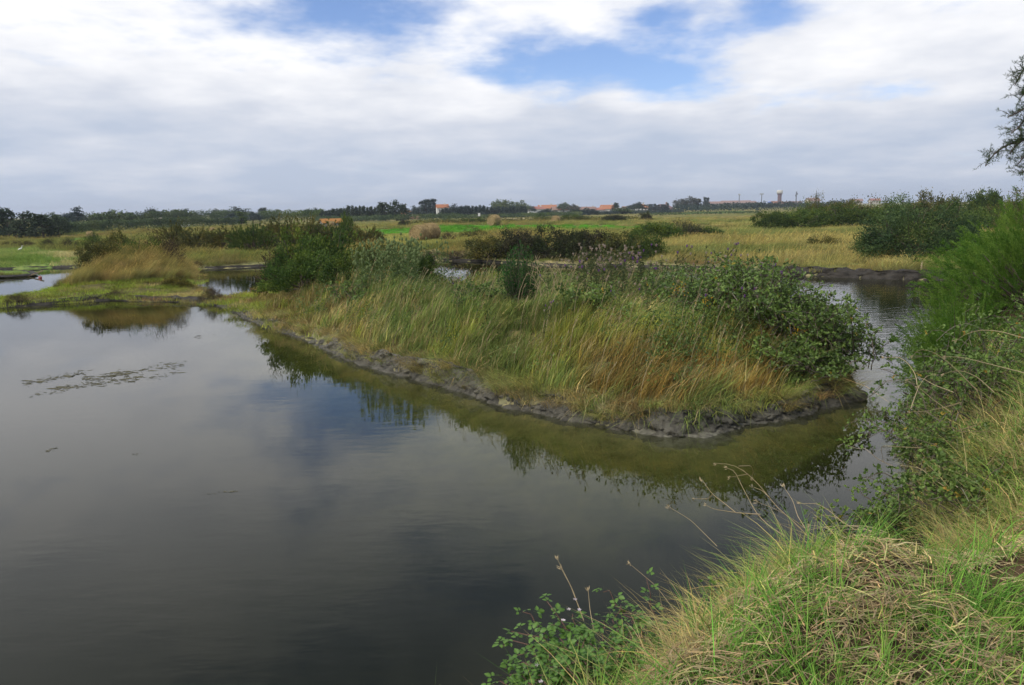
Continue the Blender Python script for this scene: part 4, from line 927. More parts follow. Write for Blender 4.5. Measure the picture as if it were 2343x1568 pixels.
def tree(kind, label, mt, x, ytop, yb, wpx, dist=None, group='trees of the far line', v=0):
    dist = dist or 2.25 * FPX / max(yb - hor(x), 4.)
    p0 = PD(x, yb, dist); z = gz(p0[0], p0[1]) if dist < 400 else .4
    hh = 1.12 * (PD(x, ytop, dist)[2] - z); base_w = {'round': .80, 'dome': 1.0, 'pine': .85, 'conifer': .62, 'poplar': .36, 'cedar': 1.0}[kind]
    ww = 1.25 * wpx / FPX * dist / base_w
    t = thing({'round': 'broadleaf_tree', 'dome': 'broadleaf_tree', 'pine': 'pine_tree', 'conifer': 'conifer_tree', 'poplar': 'poplar_tree', 'cedar': 'cedar_tree'}[kind], label, 'tree', (p0[0], p0[1], z), U(0, 6.28, 1)[0], (ww, ww, hh), group)
    pr = TP[kind][v % 2]; ob('crown', pr[0], t, M_far[mt] if mt in M_far else mt); ob('trunk', pr[1], t)
    return t
LT = 'trees on the left skyline'
for k, a in enumerate([
    ('pine', 'tall leaning dark pine at the left picture edge', 'pine', 22, 487, 543, 46), ('pine', 'dark pine right beside the leaning one at the left edge', 'pine', 60, 497, 543, 60), ('pine', 'third dark pine from the left edge', 'pine', 100, 499, 543, 56),
    ('dome', 'broad dark tree closing the pine group on its right', 'pine', 134, 499, 542, 50), ('pine', 'dark pine half hidden at the very left edge', 'pine', -8, 494, 543, 50), ('round', 'far round tree showing over the pine group', 'green', 120, 493, 528, 44),
    ('dome', 'round dark tree left of the ragged cedar', 'blue', 154, 488, 525, 34), ('cedar', 'ragged cedar standing above the left hedge', 'blue', 180, 480, 522, 42), ('dome', 'broad green tree behind the middle of the left hedge', 'green', 232, 487, 520, 62),
    ('round', 'rounded green tree right of the broad one behind the hedge', 'green', 266, 486, 520, 60), ('poplar', 'small pointed dark tree behind the left hedge', 'blue', 300, 491, 516, 14), ('dome', 'low rounded tree near the pointed one', 'green', 286, 493, 518, 34),
    ('dome', 'tall dark dome shaped tree above the hedge end', 'pine', 349, 477, 512, 30), ('dome', 'lighter tree right of the dark dome', 'green', 376, 484, 512, 44), ('round', 'spreading tree left of the red roofed house', 'green', 402, 483, 512, 36),
    ('round', 'spreading tree behind the red roofed house', 'blue', 428, 483, 512, 40), ('dome', 'dark oak right of the red roofed house', 'pine', 443, 492, 512, 42), ('dome', 'dark bushy tree on the skyline before the great dark oak', 'pine', 496, 481, 508, 26),
    ('round', 'pale green tree beside the great dark oak', 'green', 518, 484, 508, 40), ('dome', 'great dark oak on the left skyline', 'pine', 545, 477, 509, 56), ('poplar', 'pale column of ivy in front of the dark oak', 'lime', 552, 489, 512, 22),
    ('pine', 'dark tree below the great oak', 'blue', 530, 493, 514, 34), ('pine', 'lone flat topped pine right of the great oak', 'pine', 600, 480, 502, 24), ('dome', 'low dark tree trailing right of the great oak', 'blue', 578, 488, 510, 40)]):
    tree(*a, group=LT, v=k)
CT = 'trees on the centre skyline'
for k, a in enumerate([
    ('dome', 'dark dome left of the twin domes above the green slope', 'blue', 702, 480, 500, 26), ('dome', 'taller of the twin dark domes above the green slope', 'pine', 724, 478, 500, 24), ('round', 'light tree left of the conifer row', 'green', 785, 480, 502, 30), ('round', 'small pale tree before the conifer row', 'green', 758, 483, 502, 30),
    ('pine', 'windswept black cypress in the middle of the conifer row', 'pine', 882, 470, 505, 34), ('pine', 'tallest windswept cypress at the right end of the conifer row', 'pine', 908, 468, 505, 36), ('pine', 'dark cypress closing the conifer row', 'pine', 922, 474, 505, 26),
    ('poplar', 'poplar left of the white house', 'blue', 967, 466, 498, 16), ('poplar', 'broader poplar next in the group left of the white house', 'blue', 976, 463, 498, 22), ('poplar', 'tallest poplar beside the white house', 'blue', 992, 462, 497, 18), ('poplar', 'thin poplar in the group left of the white house', 'blue', 983, 469, 498, 12),
    ('dome', 'dark tree left of the poplar group', 'blue', 948, 474, 500, 30), ('dome', 'grey willow in front of the poplars', 'grey', 988, 489, 501, 34), ('dome', 'dark tree right of the white house', 'blue', 1038, 470, 498, 30), ('round', 'small dark tree farther right of the white house', 'blue', 1062, 473, 496, 24),
    ('round', 'pale poplar clump, left crown', 'pale', 1140, 462, 492, 26), ('round', 'pale poplar clump, right crown', 'pale', 1160, 461, 492, 26), ('dome', 'pale round tree left of the roof row', 'pale', 1192, 462, 490, 34), ('dome', 'dark bush at the left end of the roof row', 'pine', 1212, 471, 488, 24),
    ('dome', 'dark round tree in front of the long roofs', 'blue', 1252, 480, 494, 42), ('round', 'dark tree between the long roofs and the white gable', 'green', 1288, 466, 486, 22), ('round', 'lighter tree behind the white gable', 'grey', 1312, 470, 486, 22),
    ('pine', 'dark clipped tree between two orange roofs', 'pine', 1408, 468, 486, 18), ('dome', 'large dark dome behind the big orange roof', 'pine', 1462, 465, 484, 40), ('dome', 'small dark bush left of the large dome', 'blue', 1440, 470, 484, 16),
    ('dome', 'bushy tree in front of the small roofs', 'blue', 1345, 478, 492, 40), ('dome', 'dark bush left of the bushy tree by the roofs', 'pine', 1318, 479, 492, 34), ('dome', 'green garden tree right of the dark clipped one', 'green', 1425, 476, 490, 40)]):
    tree(*a, group=CT, v=k)
for k in range(17):
    tree('conifer', 'dark conifer in the dense row left of the windswept cypresses', 'pine', 738 + k * 8.6, 487 - 9 * min(1, k / 8.) + rng.normal() * 1.2, 506, 15, dist=205 + rng.normal() * 4, group='conifers of the left row', v=k)
for k in range(23):
    tree('conifer', 'dark conifer in the long clipped row right of the white house', 'blue', 1012 + k * 8.6, 480 - 3 * (k > 4) + rng.normal() * .9, 500, 15, dist=225 + rng.normal() * 4, group='conifers of the right row', v=k)
for k in range(9):
    tree('poplar', 'thin conifer spire in the blue row before the mauve roof', 'blue', 1486 + k * 5.2 + rng.normal(), 471 + rng.normal() * 1.2, 484, 7, dist=420, group='thin spires by the mauve roof', v=k)
RT = 'trees on the right skyline'
for k, a in enumerate([
    ('round', 'tall grey poplar at the left of the poplar grove', 'grey', 1556, 458, 485, 26, 420), ('round', 'tallest grey poplar of the grove', 'grey', 1578, 454, 485, 30, 420), ('poplar', 'grey poplar at the right of the grove', 'grey', 1596, 459, 485, 16, 420), ('poplar', 'dark cypress right of the poplar grove', 'pine', 1612, 456, 482, 8, 420),
    ('poplar', 'second dark cypress touching the first right of the grove', 'blue', 1618, 457, 482, 8, 420), ('dome', 'bluish tree in the middle of the town hedge', 'blue', 1660, 469, 484, 40, 480), ('dome', 'bluish tree under the floodlight mast', 'blue', 1700, 468, 484, 46, 480),
    ('dome', 'bluish tree left of the brick tower', 'blue', 1745, 467, 483, 44, 500), ('dome', 'dark blue hedge tree under the brick tower', 'blue', 1785, 468, 482, 40, 520), ('dome', 'blue tree right of the brick tower', 'blue', 1806, 462, 478, 22, 620), ('dome', 'dark tree left of the blue town hedge', 'blue', 1640, 472, 486, 34, 460),
    ('dome', 'dark tree right end of the blue town hedge', 'blue', 1822, 468, 482, 40, 520), ('round', 'grey green tree behind the town hedge', 'green', 1722, 466, 482, 36, 520)]):
    tree(*a, group=RT, v=k)
# long hedges: one grown mass each
def hedge(name, label, pts, h, w, mat, per=70, leaf=.30):
    g = Geo(); p_ = np.array(pts); s = np.concatenate([[0], np.cumsum(np.linalg.norm(np.diff(p_[:, :2], axis=0), axis=1))])
    n = int(s[-1] * per); t = U(0, s[-1], n); c = np.stack([np.interp(t, s, p_[:, k]) for k in range(3)], 1)
    hh = h * (1 + .22 * fbm(t * .18, t * 0, 5) + .15 * fbm(t * .7, t * 0, 6))
    u = rng.random(n); th = U(0, 3.14, n)
    c[:, 1] += w * .5 * np.cos(th) * (.7 + .3 * u); c[:, 2] += hh * np.sin(th) ** .55 * (.55 + .45 * u) + .05
    leaves(g, c, rdir(n) + [0, 0, .4], U(leaf * .6, leaf * 1.2, n), U(leaf * .4, leaf * .8, n), np.clip(.5 + .8 * fbm(t * .3, c[:, 2] * .8, 8) + rng.normal(0, .15, n), 0, 1))
    o = ob(name, g.mesh(name, mat)); tag(o, label, 'hedge', kind='stuff'); return o
def far_line(lst): 
    out_ = []
    for x, yb in lst:
        p0 = G(x, yb); out_.append((p0[0], p0[1], p0[2] - .05))
    return out_
hedge('hedge', 'long dark clipped hedge below the left skyline', far_line([(130, 540), (250, 531), (350, 526), (440, 521), (540, 517)]), 1.7, 2.2, M_far['green'], 190, .26)
hedge('hedge', 'paler hedge and scrub behind the dark left hedge', far_line([(140, 524), (300, 519), (440, 513), (560, 510), (640, 508)]), 3.1, 5., M_far['green'], 200, .32)
hedge('hedge', 'light green wooded slope between oak and conifer row', far_line([(600, 509), (660, 507), (740, 505)]), 3.3, 7., M_far['lime'], 260, .34)
hedge('hedge', 'grey green scrub at the foot of the conifer row', far_line([(720, 509), (850, 508), (940, 506), (1060, 504)]), 1.5, 4., M_far['green'], 150, .3)
hedge('hedge', 'grey green scrub under the right conifer row', far_line([(1010, 503), (1200, 498.5), (1330, 495)]), 1.15, 6., M_far['green'], 110, .36)
hedge('hedge', 'garden hedges in front of the roof row', far_line([(1200, 496), (1330, 493), (1480, 489), (1560, 487)]), .95, 6., M_far['blue'], 110, .42)
hedge('hedge', 'blue town hedge below the floodlight masts', far_line([(1540, 487), (1660, 484.5), (1840, 481), (1950, 479)]), 3.0, 10., M_far['blue'], 80, .6)
hedge('hedge', 'dark scrub line across the pale right field', far_line([(1480, 494), (1600, 491.5), (1740, 489)]), .7, 3., M_far['green'], 50, .35)
hedge('hedge', 'scrub belt along the back of the sown strip', far_line([(930, 516), (1060, 512), (1200, 509.5), (1330, 508), (1460, 506)]), .8, 4., M_olive, 120, .2)

# ------------------------------------------------------------------ straw bales
def bale_proto():
    g = Geo(); R_, L_ = .66, 1.18; ns, nl = 40, 12
    a = np.arange(ns) * 2 * np.pi / ns; xs = np.linspace(-L_ / 2, L_ / 2, nl)
    A_, X_ = np.meshgrid(a, xs)
    r = R_ * (1 - .10 * np.abs(X_ / (L_ / 2)) ** 6) * (1 + .05 * fbm(A_ * 1.6, X_ * 3, 3) + .03 * fbm(A_ * 7, X_ * 7, 4))
    r = r * (1 - .10 * np.clip(-np.sin(A_) - .6, 0, 1))                    # sags where it sits
    V = np.stack([X_, r * np.cos(A_), r * np.sin(A_) + R_ * .95], -1)
    ii = np.arange(ns * nl).reshape(nl, ns); nn = np.roll(ii, -1, 1)
    g.add(V.reshape(-1, 3), None, np.stack([ii[:-1], ii[1:], nn[1:], nn[:-1]], -1).reshape(-1, 4), np.clip(.45 + .5 * fbm(A_ * 4, X_ * 9, 7), 0, 1).ravel())
    ends = []
    for sgn in (-1, 1):                                                    # rolled ends: rings stepping in and out
        e = Geo(); rings = np.linspace(.92, .02, 12) * R_; pts = []
        for k, q in enumerate(rings):
            dx = .02 * (-1) ** k + .03 * (1 - q / R_)
            rr_ = q * (1 + .04 * fbm(a * 2, a * 0 + k * .4, 11 + k))
            pts.append(np.stack([np.full(ns, sgn * (L_ / 2 - .03 + dx)), rr_ * np.cos(a), rr_ * np.sin(a) + R_ * .95], 1))
        V = np.stack(pts); ii = np.arange(12 * ns).reshape(12, ns); nn = np.roll(ii, -1, 1)
        Q = np.stack([ii[:-1], ii[1:], nn[1:], nn[:-1]], -1).reshape(-1, 4)
        e.add(V.reshape(-1, 3), None, Q, np.clip(rng.normal(.45, .2, 12 * ns), 0, 1)); ends.append(e.mesh('bale_end', M_straw, True))
    w_ = Geo(); n = 1500; th = U(0, 6.28, n); x = U(-L_ / 2, L_ / 2, n); d = U(-.01, .03, n)
    pos = np.stack([x, (R_ + d) * np.cos(th), (R_ + d) * np.sin(th) + R_ * .95], 1)
    tg = np.stack([rng.normal(0, .45, n), -np.sin(th), np.cos(th)], 1) * np.where(rng.random(n) < .5, 1, -1)[:, None] + np.stack([np.zeros(n), np.cos(th), np.sin(th)], 1) * U(-.05, .35, n)[:, None]
    leaves(w_, pos, tg, U(.12, .38, n), U(.008, .018, n), np.clip(rng.normal(.6, .25, n), 0, 1), .05)
    return g.mesh('bale_body', M_straw, True), ends, w_.mesh('loose_straw', M_straw)
BALE = bale_proto()
for x, yb, hp, rz, lb in [(960, 552, 36, 1.05, 'front left of the paired round straw bales by the sown strip'), (984, 549, 37, .95, 'rear right of the paired round straw bales by the sown strip'),
                          (1130, 517, 24, .9, 'round straw bale with a loose top in the sown strip'), (1271, 511, 16, 1.0, 'farthest round straw bale above the bramble hedge'),
                          (208, 546, 16, .15, 'small tilted straw bale on the far left field'), (758, 521, 14, 1.0, 'round straw bale beside the orange roofed hut'), (803 * .605, 531, 10, .9, 'tiny straw bale between the mound and the tamarisk row'),
                          (38, 545, 8, .4, 'tiny straw bale under the pines at the left edge')]:
    p0 = G(x, yb); s = (hp / FPX * p0[1]) / 1.30; t = thing('straw_bale', lb, 'straw bale', (p0[0], p0[1], gz(p0[0], p0[1]) - .02), rz, (s, s, s), 'round straw bales')
    ob('rolled_body', BALE[0], t); ob('end_face', BALE[1][0], t); ob('end_face', BALE[1][1], t)
    w2 = ob('loose_straw', BALE[2], t); w2['kind'] = 'stuff'

# ------------------------------------------------------------------ buildings
M_frame = solid('white_frame', (.7, .7, .68), .6)
def house(name, label, x, yb, wpx, hpx, dist, roofm, wallm, rz=0, ridge='x', depth=.7, roof=.42, wins=3, chim=True, cat='house', group='houses of the village', hip=False, door=True):
    p0 = PD(x, yb, dist); w_ = wpx / FPX * dist; H_ = hpx / FPX * dist; d_ = w_ * depth; hw = H_ * (1 - roof); hr = H_ * roof
    t = thing(name, label, cat, (p0[0], p0[1], p0[2]), rz, (1, 1, 1), group)
    g = Geo(); x1, y1 = w_ / 2, d_ / 2
    box(g, (0, 0, hw / 2 - .5), (w_, d_, hw + 1.0))
    gab = []
    if not hip:
        if ridge == 'x': gab = [[(-x1, -y1, hw), (-x1, y1, hw), (-x1, 0, hw + hr)], [(x1, y1, hw), (x1, -y1, hw), (x1, 0, hw + hr)]]
        else: gab = [[(x1, -y1, hw), (-x1, -y1, hw), (0, -y1, hw + hr)], [(-x1, y1, hw), (x1, y1, hw), (0, y1, hw + hr)]]
        for q in gab: g.add(q, [[0, 1, 2]])
    ob('wall', g.mesh('wall', wallm), t)
    r = Geo(); o_ = .06 * w_; th = max(.10, .03 * H_)
    def slab(a, b, c, d):
        v = np.array([a, b, c, d], float); nn_ = unit(np.cross(v[1] - v[0], v[3] - v[0])); v2 = v + nn_ * th
        r.add(np.concatenate([v, v2]), None, [[3, 2, 1, 0], [4, 5, 6, 7], [0, 1, 5, 4], [1, 2, 6, 5], [2, 3, 7, 6], [3, 0, 4, 7]])
    if hip:
        e = .25 * w_; zz = hw + hr; A, B, Cc, D = (-x1 - o_, -y1 - o_, hw), (x1 + o_, -y1 - o_, hw), (x1 + o_, y1 + o_, hw), (-x1 - o_, y1 + o_, hw); E, F_ = (-e, 0, zz), (e, 0, zz)
        r.add([A, B, Cc, D, E, F_], [[0, 4, 3], [1, 2, 5]], [[0, 1, 5, 4], [2, 3, 4, 5], [3, 2, 1, 0]])
    elif ridge == 'x':
        sl = hr / y1; slab((-x1 - o_, -y1 - o_, hw - sl * o_), (x1 + o_, -y1 - o_, hw - sl * o_), (x1 + o_, .0, hw + hr), (-x1 - o_, .0, hw + hr)); slab((x1 + o_, y1 + o_, hw - sl * o_), (-x1 - o_, y1 + o_, hw - sl * o_), (-x1 - o_, .0, hw + hr), (x1 + o_, .0, hw + hr))
    else:
        sl = hr / x1; slab((-x1 - o_, y1 + o_, hw - sl * o_), (-x1 - o_, -y1 - o_, hw - sl * o_), (0, -y1 - o_, hw + hr), (0, y1 + o_, hw + hr)); slab((x1 + o_, -y1 - o_, hw - sl * o_), (x1 + o_, y1 + o_, hw - sl * o_), (0, y1 + o_, hw + hr), (0, -y1 - o_, hw + hr))
    ro = ob('roof', r.mesh('roof', roofm), t)
    if chim:
        c = Geo(); box(c, (x1 * .45, 0, hw + hr), (.06 * w_ + .2, .06 * w_ + .2, hr * .9)); ob('chimney', c.mesh('chimney', wallm), ro)
    wh = hw * .42
    for k in range(wins):
        c = Geo(); wx = -x1 + w_ * (k + .7) / (wins + .4); box(c, (wx, -y1 - .02, hw * .55), (w_ * .09, .08, wh)); wo = ob('window', c.mesh('window', M_frame), t)
        c = Geo(); box(c, (wx, -y1 - .065, hw * .55), (w_ * .07, .02, wh * .86)); ob('pane', c.mesh('pane', M_glass), wo)
    if door:
        c = Geo(); box(c, (x1 * .78, -y1 - .03, hw * .36), (w_ * .08, .06, hw * .72)); ob('door', c.mesh('door', M_tileV), t)
    return t
house('stone_hut', 'old stone hut with a bright ochre roof behind the tamarisks', 758, 520, 46, 18, 128, M_tileY, M_stone, .55, 'x', .55, .42, 1, False, 'hut', None)
house('house', 'white two storey house with orange roof above the conifers', 1012, 492, 26, 23, 240, M_tileO, M_white, .25, 'x', .6, .28, 3)
house('house', 'small wing of the white house, orange roofed', 1030, 491, 14, 9, 302, M_tileO, M_cream, .2, 'x', .6, .45, 1, False)
house('house', 'small pale house with yellow gable left of the poplars', 931, 493, 18, 11, 290, M_tileY, M_white, -.5, 'y', .9, .45, 1, False)
house('house', 'low pale roof next to the yellow gable', 922, 495, 12, 7, 286, M_tileO, M_cream, .2, 'x', .8, .5, 1, False)
house('shed', 'low open shed with bright red roof below the poplars', 947, 503, 24, 7, 215, M_tileR, M_stone, .1, 'x', .5, .6, 1, False, 'shed', None)
house('house', 'white house with red roof among the left trees', 420, 516, 18, 13, 165, M_tileR, M_white, -.3, 'y', .9, .45, 2, True)
house('shed', 'white vehicle built as a low shed beside the red roofed house on the left', 425, 517, 14, 4, 150, M_frame, M_white, .1, 'x', .5, .4, 1, False, 'shed', None)  # a white vehicle, given the shed shape
house('house', 'flat pale house half hidden in the left trees', 362, 505, 20, 5, 175, M_cream, M_cream, .1, 'x', .5, .35, 1, False)
for k, a in enumerate([
    ('leftmost hipped roof of the orange roof row', 1228, 489, 38, 12, M_tileR, M_white, .2, 'x'), ('second long orange roof of the row', 1252, 487, 38, 13, M_tileO, M_cream, -.1, 'x'), ('weathered roof in the middle of the row', 1278, 489, 30, 11, M_tileP, M_cream, .1, 'x'),
    ('bright orange long roof at the right of the row', 1294, 489, 36, 11, M_tileO, M_white, .15, 'x'), ('white gabled house at the right end of the roof row', 1316, 491, 24, 14, M_tileP, M_white, -.7, 'y'),
    ('small weathered roof behind the bushy tree', 1352, 487, 20, 9, M_tileP, M_cream, .3, 'x'), ('small orange roof right of the weathered one', 1370, 488, 26, 8, M_tileR, M_white, -.2, 'x'), ('distant pale roof between orange roofs', 1338, 485, 16, 7, M_tileP, M_white, .1, 'x'),
    ('large orange roof with white wall in the village', 1392, 490, 34, 16, M_tileO, M_white, -.35, 'x'), ('small pale house right of the large orange roof', 1436, 486, 24, 9, M_tileP, M_white, .2, 'x'),
    ('white house with broad orange hipped roof and chimney', 1462, 487, 42, 15, M_tileO, M_white, -.3, 'x')]):
    house('house', a[0], a[1], a[2] - 1, a[3], a[4] + 3, 430 if k not in (1, 7) else 460, *a[5:8], a[8], wins=2, hip=(k in (0, 10)))
house('house', 'big mauve roofed house at the edge of the village', 1516, 486, 38, 18, 470, M_tileV, M_tileP, .2, 'x', .8, .55, 2, True, hip=True)
house('house', 'pale orange roofed building behind the cypresses', 1636, 473, 30, 11, 900, M_tileP, M_cream, .1, 'x', .5, .35, 4, False)
house('apartment_block', 'long pale apartment block under the first floodlight mast', 1682, 473, 58, 13, 950, M_tileP, M_cream, -.15, 'x', .3, .3, 6, False, 'building', 'blocks of the town')
house('apartment_block', 'second pale block right of the long one', 1716, 473, 24, 12, 960, M_tileP, M_white, .3, 'x', .5, .3, 3, False, 'building', 'blocks of the town')
house('house', 'small blue roofed building near the brick tower', 1764, 470, 13, 8, 980, solid('blue_roof', (.10, .18, .55), .6), M_white, .1, 'x', .6, .5, 1, False)
house('house', 'orange roofed house at the foot of the brick tower', 1776, 470, 24, 9, 980, M_tileO, M_cream, .2, 'x', .6, .45, 2, False)
house('house', 'pale house right of the brick tower', 1800, 471, 26, 9, 980, M_tileR, M_white, -.2, 'x', .6, .4, 2, False)
house('house', 'pink house behind the left of the ridge', 1822, 470, 20, 9, 980, M_tileP, M_cream, .1, 'x', .6, .4, 2, False)
house('house', 'large pale house with weathered roof behind the ridge bushes', 1858, 468, 28, 14, 800, M_tileP, M_cream, .25, 'x', .6, .4, 2, False)
house('house', 'orange roof showing over the ridge skyline', 1958, 466, 24, 10, 800, M_tileP, M_cream, -.1, 'x', .5, .4, 2, False)
house('house', 'orange roof farther right over the ridge skyline', 2000, 464, 22, 9, 800, M_tileR, M_cream, .1, 'x', .5, .4, 2, False)
house('shed', 'low white polytunnel before the blue town hedge', 1730, 486, 26, 6, 470, M_white, M_white, .15, 'x', .4, .6, 1, False, 'shed', None)

# ------------------------------------------------------------------ towers, masts
M_brick = solid('dark_red_brick', (.13, .075, .075), .9, (2, (.17, .10, .095)))
M_conc = solid('pale_concrete', (.62, .60, .54), .8, (2, (.52, .50, .46)))
M_steel = solid('grey_steel', (.16, .17, .19), .5)
def mast_base(x, yb, dist): return PD(x, yb, dist)
p0 = PD(1782, 478, 850.); k_ = 850 / FPX
t = thing('water_tower', 'dark brick water tower with pale concrete tank over the town', 'water tower', p0)
for nm, pr, mt in (('shaft', [(5.4 * k_, 0), (5.2 * k_, 20 * k_), (5.4 * k_, 30.5 * k_)], M_brick), ('collar', [(5.3 * k_, 30.4 * k_), (7.2 * k_, 33 * k_), (7.2 * k_, 34 * k_)], M_brick),
                   ('tank', [(7.1 * k_, 33.8 * k_), (8.2 * k_, 35 * k_), (8.4 * k_, 39.4 * k_), (8.0 * k_, 39.6 * k_)], M_conc), ('cap', [(8.2 * k_, 39.5 * k_), (8.0 * k_, 41.0 * k_), (.05, 41.4 * k_)], M_conc)):
    g = Geo(); lathe(g, pr, 20); ob(nm, g.mesh(nm, mt, True), t)
t.scale = (.80, .80, 1.0)
p0 = PD(2238, 470, 1500.); k_ = 1500 / FPX
t = thing('water_tower', 'white funnel shaped water tower above the right ridge', 'water tower', p0)
for nm, pr in (('shaft', [(3 * k_, 0), (2.6 * k_, 23 * k_)]), ('tank', [(2.5 * k_, 22.8 * k_), (5.2 * k_, 31 * k_), (5.3 * k_, 32.2 * k_), (.05, 32.6 * k_)])):
    g = Geo(); lathe(g, pr, 18); ob(nm, g.mesh(nm, M_white, True), t)
for x, ytop, lb, d in ((1690, 447, 'left floodlight mast over the sports ground', 800.), (1741, 446, 'right floodlight mast over the sports ground', 800.)):
    p0 = PD(x, 478, d); k_ = d / FPX; H_ = (478 - ytop) * k_
    t = thing('floodlight_mast', lb, 'mast', p0, 0, (1, 1, 1), 'floodlight masts')
    g = Geo(); lathe(g, [(.55, 0), (.38, H_)], 8); ob('pole', g.mesh('pole', M_steel, True), t)
    g = Geo(); box(g, (0, 0, H_ + .3), (3.6 if x > 1700 else 2.2, .8, 1.0)); hd = ob('lamp_frame', g.mesh('lamp_frame', M_steel), t)
    for q in range(4):
        g = Geo(); lathe(g, [(.28, -.25), (.36, .1), (.05, .12)], 8); o = ob('lamp', g.mesh('lamp', M_conc), hd); o.location = ((q - 1.5) * .8 * (1 if x > 1700 else .6), -.5, H_ + .3); o.rotation_euler = (RAD(70), 0, 0)
p0 = PD(1820, 478, 900.); k_ = .5; t = thing('antenna_mast', 'grey antenna mast with panel cluster right of the brick tower', 'mast', p0)
g = Geo(); lathe(g, [(.8, 0), (.6, 18.5)], 8); ob('pole', g.mesh('pole', M_steel, True), t)
for q, (dx, dz) in enumerate(((-1.0, 14.5), (.9, 16.5), (0, 18.2), (-.5, 16.6))):
    g = Geo(); box(g, (dx, -.5, dz), (.7, .5, 2.0)); ob('antenna_panel', g.mesh('antenna_panel', M_steel), t)
p0 = PD(1866, 475, 1300.); t = thing('church_spire', 'thin dark church spire behind the ridge bushes', 'spire', p0)
g = Geo(); box(g, (0, 0, 8), (4.5, 4.5, 16)); ob('belfry', g.mesh('belfry', M_stone), t)
g = Geo(); lathe(g, [(2.6, 15.9), (1.0, 22), (.12, 28.5)], 8); ob('spire', g.mesh('spire', M_steel), t)
p0 = PD(2258, 470, 1300.); t = thing('church_spire', 'thin spire right of the white funnel tower', 'spire', p0)
g = Geo(); box(g, (0, 0, 8), (4.5, 4.5, 16)); ob('belfry', g.mesh('belfry', M_stone), t)
g = Geo(); lathe(g, [(2.4, 15.9), (.9, 21), (.12, 27.5)], 8); ob('spire', g.mesh('spire', M_steel), t)

# ------------------------------------------------------------------ small things on the marsh
p0 = G(1096, 501); t = thing('marsh_sign', 'tiny white sign on a post beside the pale track', 'sign', p0)
g = Geo(); box(g, (0, 0, .6), (.08, .08, 1.2)); ob('post', g.mesh('post', M_steel), t); g = Geo(); box(g, (0, -.06, 1.0), (.55, .03, .75)); ob('panel', g.mesh('panel', M_white), t)
p0 = G(2105, 624); g = Geo(); q = curve((0, 0, -.1), (.04, .02, .42), (.01, 0, 0), 5); tube(g, q, [.035, .033, .03, .032, .02], 6, .95); o = ob('post', g.mesh('marker_post', M_stalk)); o.name = 'marker_post'; o.location = p0
tag(o, 'short pale wooden stake on the mud across the right channel', 'post')
p0 = P(92, 637, 0); g = Geo(); a_ = np.linspace(0, np.pi, 9); lathe(g, [(.16 * math.sin(v) + .001, .02 - .16 * math.cos(v)) for v in a_], 14)
t = thing('buoy', 'pinkish red float lying on the water by the islet', 'buoy', (p0[0], p0[1], .015), 0, (.5, .5, .5)); ob('float', g.mesh('float', solid('red_float', (.34, .11, .10), .6), True), t)
g = Geo(); lathe(g, [(.03, .17), (.03, .24), (.001, .25)], 8); ob('eye', g.mesh('eye', M_steel, True), t)
# egret: one continuous body from tail through folded neck to bill
p0 = G(48, 578); t = thing('egret', 'white egret standing on the green field at the left', 'bird', (p0[0], p0[1], p0[2]), .3, (.6, .6, .6))
g = Geo(); sp_ = np.array([(-.30, 0, .30), (-.20, 0, .34), (-.05, 0, .40), (.08, 0, .45), (.15, 0, .50), (.15, 0, .57), (.11, 0, .63), (.13, 0, .69), (.19, 0, .71), (.25, 0, .70), (.36, 0, .685)])
tube(g, sp_, [.008, .05, .085, .075, .045, .028, .024, .027, .032, .018, .004], 8, .9); ob('body', g.mesh('egret_body', solid('white_feathers', (.8, .8, .78), .8), True), t)
for s_ in (-.03, .03):
    g = Geo(); tube(g, [(-.02, s_, .36), (.0, s_, .2), (-.02, s_, .03), (.05, s_, -.02)], [.012, .008, .008, .007], 5, .5); ob('leg', g.mesh('egret_leg', M_steel, True), t)
# plank stuck on the islet end
p0 = P(76, 628, .1); g = Geo(); box(g, (0, 0, 0), (.9, .14, .05)); o = ob('plank', g.mesh('plank', M_stalk)); o.location = p0; o.rotation_euler = (0, -.35, .5); tag(o, 'weathered plank lying on the end of the small islet', 'plank')

# floating weed on the pond: torn rafts strung along drift lines
g = Geo()
def fleck(pc, sz):
    n = 8; a_ = np.sort(U(0, 6.28, n)); r_ = U(.35, 1, n) * sz; el = U(1.2, 4., 1)[0]; rt = rng.normal() * .25
    V = np.stack([np.cos(a_) * r_ * el, np.sin(a_) * r_, np.zeros(n)], 1); cs, sn = math.cos(rt), math.sin(rt); V = V @ np.array([[cs, sn, 0], [-sn, cs, 0], [0, 0, 1]]) + pc; V[:, 2] = .003
    g.add(np.concatenate([V, [[pc[0], pc[1], .004 + sz * .12]]]), [[k, (k + 1) % n, n] for k in range(n)], None, rng.random())
for (xa, ya, xb_, yb_, m_, s0) in [(50, 880, 200, 850, 150, .02), (120, 890, 330, 862, 190, .022), (190, 868, 300, 852, 120, .024), (250, 858, 420, 836, 120, .018), (70, 905, 150, 895, 40, .016), (330, 868, 415, 850, 50, .018), (340, 838, 428, 829, 40, .016),
                              (95, 1036, 128, 1026, 16, .012), (300, 1041, 330, 1036, 8, .010), (480, 1132, 545, 1120, 10, .008), (440, 772, 500, 766, 12, .016), (520, 1128, 540, 1124, 6, .01)]:
    for q in range(m_):
        tt = rng.random(); xx = xa + (xb_ - xa) * tt; yy = ya + (yb_ - ya) * tt + rng.normal() * (3.2 if m_ > 30 else 1.5)
        fleck(P(xx + rng.normal() * 3, yy, 0), .72 * s0 * rng.lognormal(0, .55))
o = ob('floating_weed', g.mesh('floating_weed', veg('pond_weed', [(0, (.07, .068, .05)), (1, (.16, .15, .10))], 0, .8, .1))); tag(o, 'dark floating weed scattered over the pond surface', 'pond weed', kind='stuff')

